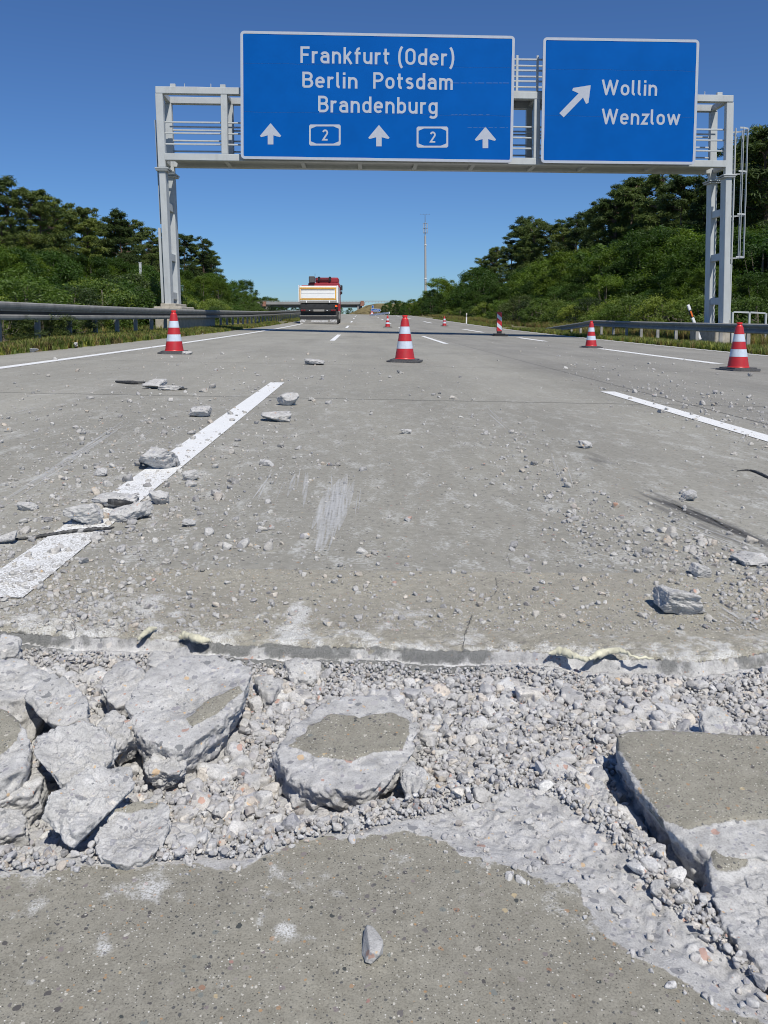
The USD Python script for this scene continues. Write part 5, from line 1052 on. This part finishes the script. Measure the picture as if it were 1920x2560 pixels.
PINES = [make_pine('pine_shape_a', 15.5, 1), make_pine('pine_shape_b', 16.5, 2, 'pine', .30, 3.0, 84), make_pine('pine_shape_c', 14.5, 3, 'pine_dark', .26, 2.5, 76), make_pine('pine_shape_d', 16.0, 4, 'pine_dark', .38, 3.1, 72), make_pine('pine_shape_e', 15.0, 5, 'pine', .2, 2.8, 92)]
ROBS = [make_leafy('robinia_shape_a', 8.0, 2.9, 11, 'robinia', 80, 260, .095), make_leafy('robinia_shape_b', 9.0, 3.2, 12, 'robinia', 90, 260, .095), make_leafy('robinia_shape_c', 6.5, 2.6, 13, 'decid', 64, 260, .09)]
BUSH = [make_leafy('bush_shape_a', 2.3, 1.5, 21, 'bush', 50, 130, .060), make_leafy('bush_shape_b', 2.8, 1.7, 22, 'decid', 54, 130, .065), make_leafy('bush_shape_c', 3.4, 1.7, 23, 'bush_dark', 54, 120, .065)]
def gz(x, y): return float(road_z(x, y)) - .05
def where(px):
    for lim, w in ((180, 'at the left edge'), (390, 'left of the left gantry leg'), (520, 'just past the left gantry leg'), (720, 'left of the truck'), (1100, 'near the radio mast'), (1260, 'behind the striped beacon'), (1440, 'right of the striped beacon'), (1600, 'above the right guardrail end'), (1770, 'left of the right gantry leg'), (1850, 'behind the right gantry leg')):
        if px < lim: return w
    return 'at the right edge'
KIND = {}
def plant(cls, name, x, y, sc, lab_, cat, grp): copy(cls, name, (x, y, gz(x, y)), lab_, cat, grp, RNG.uniform(0, 360), sc)
def by_top(cls, H, px, ptop, X, name, lab_, cat, grp, wide=1.0, Y=None):
    """A tree whose tip stands at photo pixel (px, ptop), at the distance X to the side (or Y ahead)."""
    r = ray(px, ptop); y = Y if Y else X * r[1] / r[0]; p = at(px, ptop, y); h = p[2] - gz(p[0], y); s = h / H
    kn = {'a': 'broad ', 'b': 'tall ', 'c': 'slim ', 'd': 'open ', 'e': 'bushy '}[cls[-1]]
    copy(cls, name, (p[0], y, gz(p[0], y)), (kn + lab_ + ' ' + where(px)), cat, grp, RNG.uniform(0, 360), (s * wide, s * wide, s))
HP = [15.5, 16.5, 14.5, 16.0, 15.0]; HR = [8.0, 9.0, 6.5]; HB = [2.3, 2.8, 3.4]
LW = 'wood left of the road'; RW = 'wood right of the road'
# left wood, silhouette taken from left to right
LT = [(-60, 545), (0, 548), (46, 452), (66, 475), (95, 500), (128, 505), (150, 512), (175, 530), (206, 523), (240, 545), (262, 560), (286, 548), (314, 527), (330, 555), (352, 575), (378, 577), (400, 590), (432, 596), (462, 588), (485, 612), (510, 596), (524, 620), (540, 632), (305, 565), (110, 520), (220, 550)]
for i, (px, py) in enumerate(LT):
    j = i % 5; by_top(PINES[j], HP[j], px + RNG.uniform(-4, 4), py, -29 - 6 * RNG.random(), 'pine_tree', 'dark green pine in the front row', 'pine', 'pines of the ' + LW, 1.15)
for i in range(26):
    j = i % 5; px = RNG.uniform(-60, 520); by_top(PINES[j], HP[j], px, np.interp(px, [0, 46, 200, 540], [575, 560, 590, 650]) + RNG.uniform(0, 60), -38 - 10 * RNG.random(), 'pine_tree', 'pine standing deep in the wood', 'pine', 'rear pines of the ' + LW, 1.25)
for i in range(34):
    px = -70 + i * 18.5 + RNG.uniform(-8, 8); j = i % 3; py = np.interp(px, [-70, 60, 220, 300, 540, 640], [628, 648, 668, 690, 716, 752]) + RNG.uniform(-46, 26)
    by_top(ROBS[j], HR[j], px, py, -24 - 3 * RNG.random(), 'leafy_tree', 'green leafy tree before the pines', 'tree', 'leafy trees of the ' + LW, 1.25)
for (px, py, Y) in ((560, 707, 150), (590, 702, 170), (612, 700, 200), (630, 735, 190), (600, 722, 160), (575, 716, 140), (640, 742, 220), (545, 700, 130)):
    j = int(RNG.integers(3)); by_top(ROBS[j], HR[j], px, py, None, 'leafy_tree', 'far tree at the end of the left wood', 'tree', 'far trees of the ' + LW, 1.1, Y)
for (px, py, Y) in ((655, 744, 340), (668, 742, 350), (685, 745, 345), (640, 747, 330), (700, 765, 300), (715, 766, 310), (735, 768, 300), (690, 767, 240), (672, 768, 235), (705, 766, 238), (750, 768, 320), (800, 766, 320), (850, 768, 330), (825, 767, 330), (875, 770, 330)):
    j = int(RNG.integers(3)); by_top(ROBS[j], HR[j], px, py, None, 'leafy_tree', 'small far tree by the bridge', 'tree', 'far trees by the bridge', 1.3, Y)
# bushes of the median right behind the left rail
for i in range(58):
    y = 14 + i * .75 + RNG.uniform(-.3, .3) if i < 40 else 44 + (i - 40) * 2.4; x = -9.3 - 2.6 * RNG.random(); j = int(RNG.choice([0, 0, 0, 0, 1, 1, 2])); px = 903 + x / y * F
    top = np.interp(px, [-200, 0, 60, 250, 330, 400, 440, 500, 640], [730, 735, 706, 706, 690, 716, 745, 752, 762]) + RNG.uniform(-6, 14); h = max(.6, (CY0 - 144.4 - top) / F * y + HC - gz(x, y))
    if 30 < y < 40 and x > -9.8: x = -10.4
    s = h / HB[j]; copy(BUSH[j], 'median_bush', (x, y, gz(x, y)), 'leafy ' + ('dark' if j == 2 else 'green' if j else 'light green') + ' bush behind the left guardrail ' + where(px), 'bush', 'bushes behind the left guardrail', RNG.uniform(0, 360), (s * .5 + .55, s * .5 + .55, s))
for (px, y, h) in ((110, 17.6, .7), (190, 19.6, .95), (206, 20.4, .9), (250, 22.0, .7)):
    x = (px - 903) / F * y - .75; copy(BUSH[2], 'median_bush', (x, y, gz(x, y)), 'small dark shrub growing under the left guardrail', 'bush', 'shrubs under the left guardrail', RNG.uniform(0, 360), (.5, .4, h / 3.4))
# right wood
RT = [(1900, 338), (1880, 352), (1850, 372), (1930, 330), (1800, 430), (1760, 440), (1700, 448), (1650, 436), (1600, 452), (1565, 462), (1545, 470), (1510, 510), (1490, 520), (1462, 532), (1440, 548), (1410, 555), (1375, 562), (1345, 546), (1325, 545), (1300, 562), (1280, 596), (1255, 620), (1235, 622), (1215, 640), (1200, 648), (1180, 672), (1620, 445), (1575, 470), (1420, 570), (1340, 570)]
for i, (px, py) in enumerate(RT):
    j = (i * 2 + 1) % 5; by_top(PINES[j], HP[j], px + RNG.uniform(-4, 4), py, 30 + 5 * RNG.random(), 'pine_tree', 'dark green pine in the front row', 'pine', 'pines of the ' + RW, 1.2)
for i in range(34):
    j = i % 5; px = RNG.uniform(1180, 1990); by_top(PINES[j], HP[j], px, np.interp(px, [1180, 1300, 1500, 1560, 1800, 1920], [700, 615, 560, 510, 480, 400]) + RNG.uniform(0, 80), 38 + 12 * RNG.random(), 'pine_tree', 'pine standing deep in the wood', 'pine', 'rear pines of the ' + RW, 1.3)
for i in range(64):
    px = 1075 + i * 14.2 + RNG.uniform(-8, 8); j = i % 3; py = np.interp(px, [1060, 1090, 1200, 1300, 1400, 1500, 1600, 1700, 1800, 1930], [746, 730, 712, 698, 684, 640, 616, 600, 590, 600]) + RNG.uniform(-46, 44)
    by_top(ROBS[j], HR[j], px, py, 22.5 + 4.5 * RNG.random(), 'leafy_tree', 'dark green leafy tree at the wood edge', 'tree', 'leafy trees of the ' + RW, 1.3)
for i in range(46):
    px = 1080 + i * 19 + RNG.uniform(-9, 9); j = i % 3; py = np.interp(px, [1060, 1300, 1500, 1700, 1930], [768, 750, 732, 718, 708]) + RNG.uniform(-50, 30)
    by_top(ROBS[j], HR[j], px, py, 19.0 + 2.2 * RNG.random(), 'leafy_tree', 'low leafy tree before the wood edge', 'tree', 'low trees before the ' + RW, 1.35)
for (px, py, X, j) in ((1300, 738, 17.0, 2), (1285, 748, 16.8, 2), (1320, 752, 17.4, 2), (1472, 744, 17.4, 2), (1250, 752, 17.5, 1), (1215, 758, 17.6, 0), (1350, 748, 17.0, 0), (1390, 752, 17.2, 0), (1420, 758, 16.8, 0), (1440, 765, 16.8, 0), (1500, 762, 16.9, 0), (1540, 752, 17.4, 0), (1580, 742, 17.8, 0), (1620, 752, 17.4, 0), (1660, 745, 17.6, 0), (1700, 752, 17.4, 0), (1760, 740, 17.6, 0), (1850, 752, 18.0, 0), (1890, 745, 18.0, 0), (1180, 766, 17.6, 0), (1150, 770, 17.8, 0), (1120, 774, 18, 0), (1330, 770, 16.2, 0), (1520, 772, 16.4, 1)):
    by_top(BUSH[j], HB[j], px, py, X, 'verge_bush', ('dark round bush' if j == 2 else 'light green bush') + ' in the right verge', 'bush', ('dark' if j == 2 else 'light') + ' bushes of the right verge', 1.2)
for (px, py, Y) in ((1065, 735, 210), (1045, 752, 225), (1030, 748, 240), (1015, 756, 230), (1000, 752, 245), (985, 750, 235), (970, 756, 225), (1082, 722, 190), (1055, 745, 200), (990, 762, 190), (1010, 765, 180), (1040, 762, 175), (1025, 758, 200), (960, 764, 215), (1075, 745, 170)):
    j = int(RNG.integers(3)); by_top(ROBS[j], HR[j], px, py, None, 'leafy_tree', 'far rounded tree right of the exit sign', 'tree', 'far trees right of the exit sign', 1.2, Y)

# grass and weeds
def tuft(path, seed, n, h, w, mat, leafy=False):
    rng = np.random.default_rng(seed); v, f = [], []
    for i in range(n):
        a = rng.uniform(0, 6.283); b = rng.uniform(0, 6.283); r = rng.random() * .07; hh_ = h * rng.uniform(.45, 1.1); ln = rng.uniform(.1, .55) * hh_; p0 = np.array([r * math.cos(b), r * math.sin(b), 0]); s = np.array([-math.sin(a), math.cos(a), 0]) * w; o = np.array([math.cos(a), math.sin(a), 0])
        k_ = len(v); v += [p0 - s, p0 + s, p0 + o * ln * .35 + (0, 0, hh_ * .6) + s * .8, p0 + o * ln * .35 + (0, 0, hh_ * .6) - s * .8, p0 + o * ln + (0, 0, hh_)]; f += [[k_, k_ + 1, k_ + 2], [k_, k_ + 2, k_ + 3], [k_ + 3, k_ + 2, k_ + 4]]
    usdkit.mesh(stage, path, (np.array(v), np.array(f)), M[mat])
def field(name, n, xr_, yr_, h, w, mats, label, cat, ypow=1.0, blades=22):
    path = '/World/' + name; UsdGeom.PointInstancer.Define(stage, path); pr = []
    for i, m_ in enumerate(mats): p_ = f'{path}/tuft' + (f'_{i:03d}' if i else ''); tuft(p_, 60 + i, blades, h, w, m_); pr.append(p_)
    y = yr_[0] + (yr_[1] - yr_[0]) * RNG.random(n) ** ypow; x = RNG.uniform(*xr_, n)
    cl = meshkit.fbm(np.stack([x * .5, y * .18, x * 0], 1), 3, 6); keep = cl > .40; x, y, cl = x[keep], y[keep], cl[keep]
    instancer(path, pr, np.stack([x, y, road_z(x, y) - .04], 1), .5 + 1.1 * (cl - .35) + .35 * RNG.random(len(x)), RNG.uniform(0, 360, len(x)), label, cat)
field('left_verge_weeds', 15000, (XL - 1.9, XL + .02), (9, 95), .19, .012, ['weed', 'weed', 'grass', 'grass_dry'], 'low weeds and grass along the left road edge under the guardrail', 'grass', 1.6, 26)
field('right_verge_grass', 16000, (XR + .05, XR + 4.2), (17, 120), .24, .007, ['grass', 'grass', 'weed', 'grass_dry'], 'green grass along the right road edge', 'grass', 1.5, 26)
field('tall_verge_grass', 12000, (13.6, 19), (20, 170), .55, .008, ['grass_dry', 'grass', 'grass_dry'], 'tall dry grass behind the right guardrail', 'grass', 1.3, 26)
field('median_grass', 4000, (-12, -7.9), (12, 120), .3, .008, ['weed', 'grass', 'grass_dry'], 'rough grass in the median behind the left guardrail', 'grass', 1.4, 22)
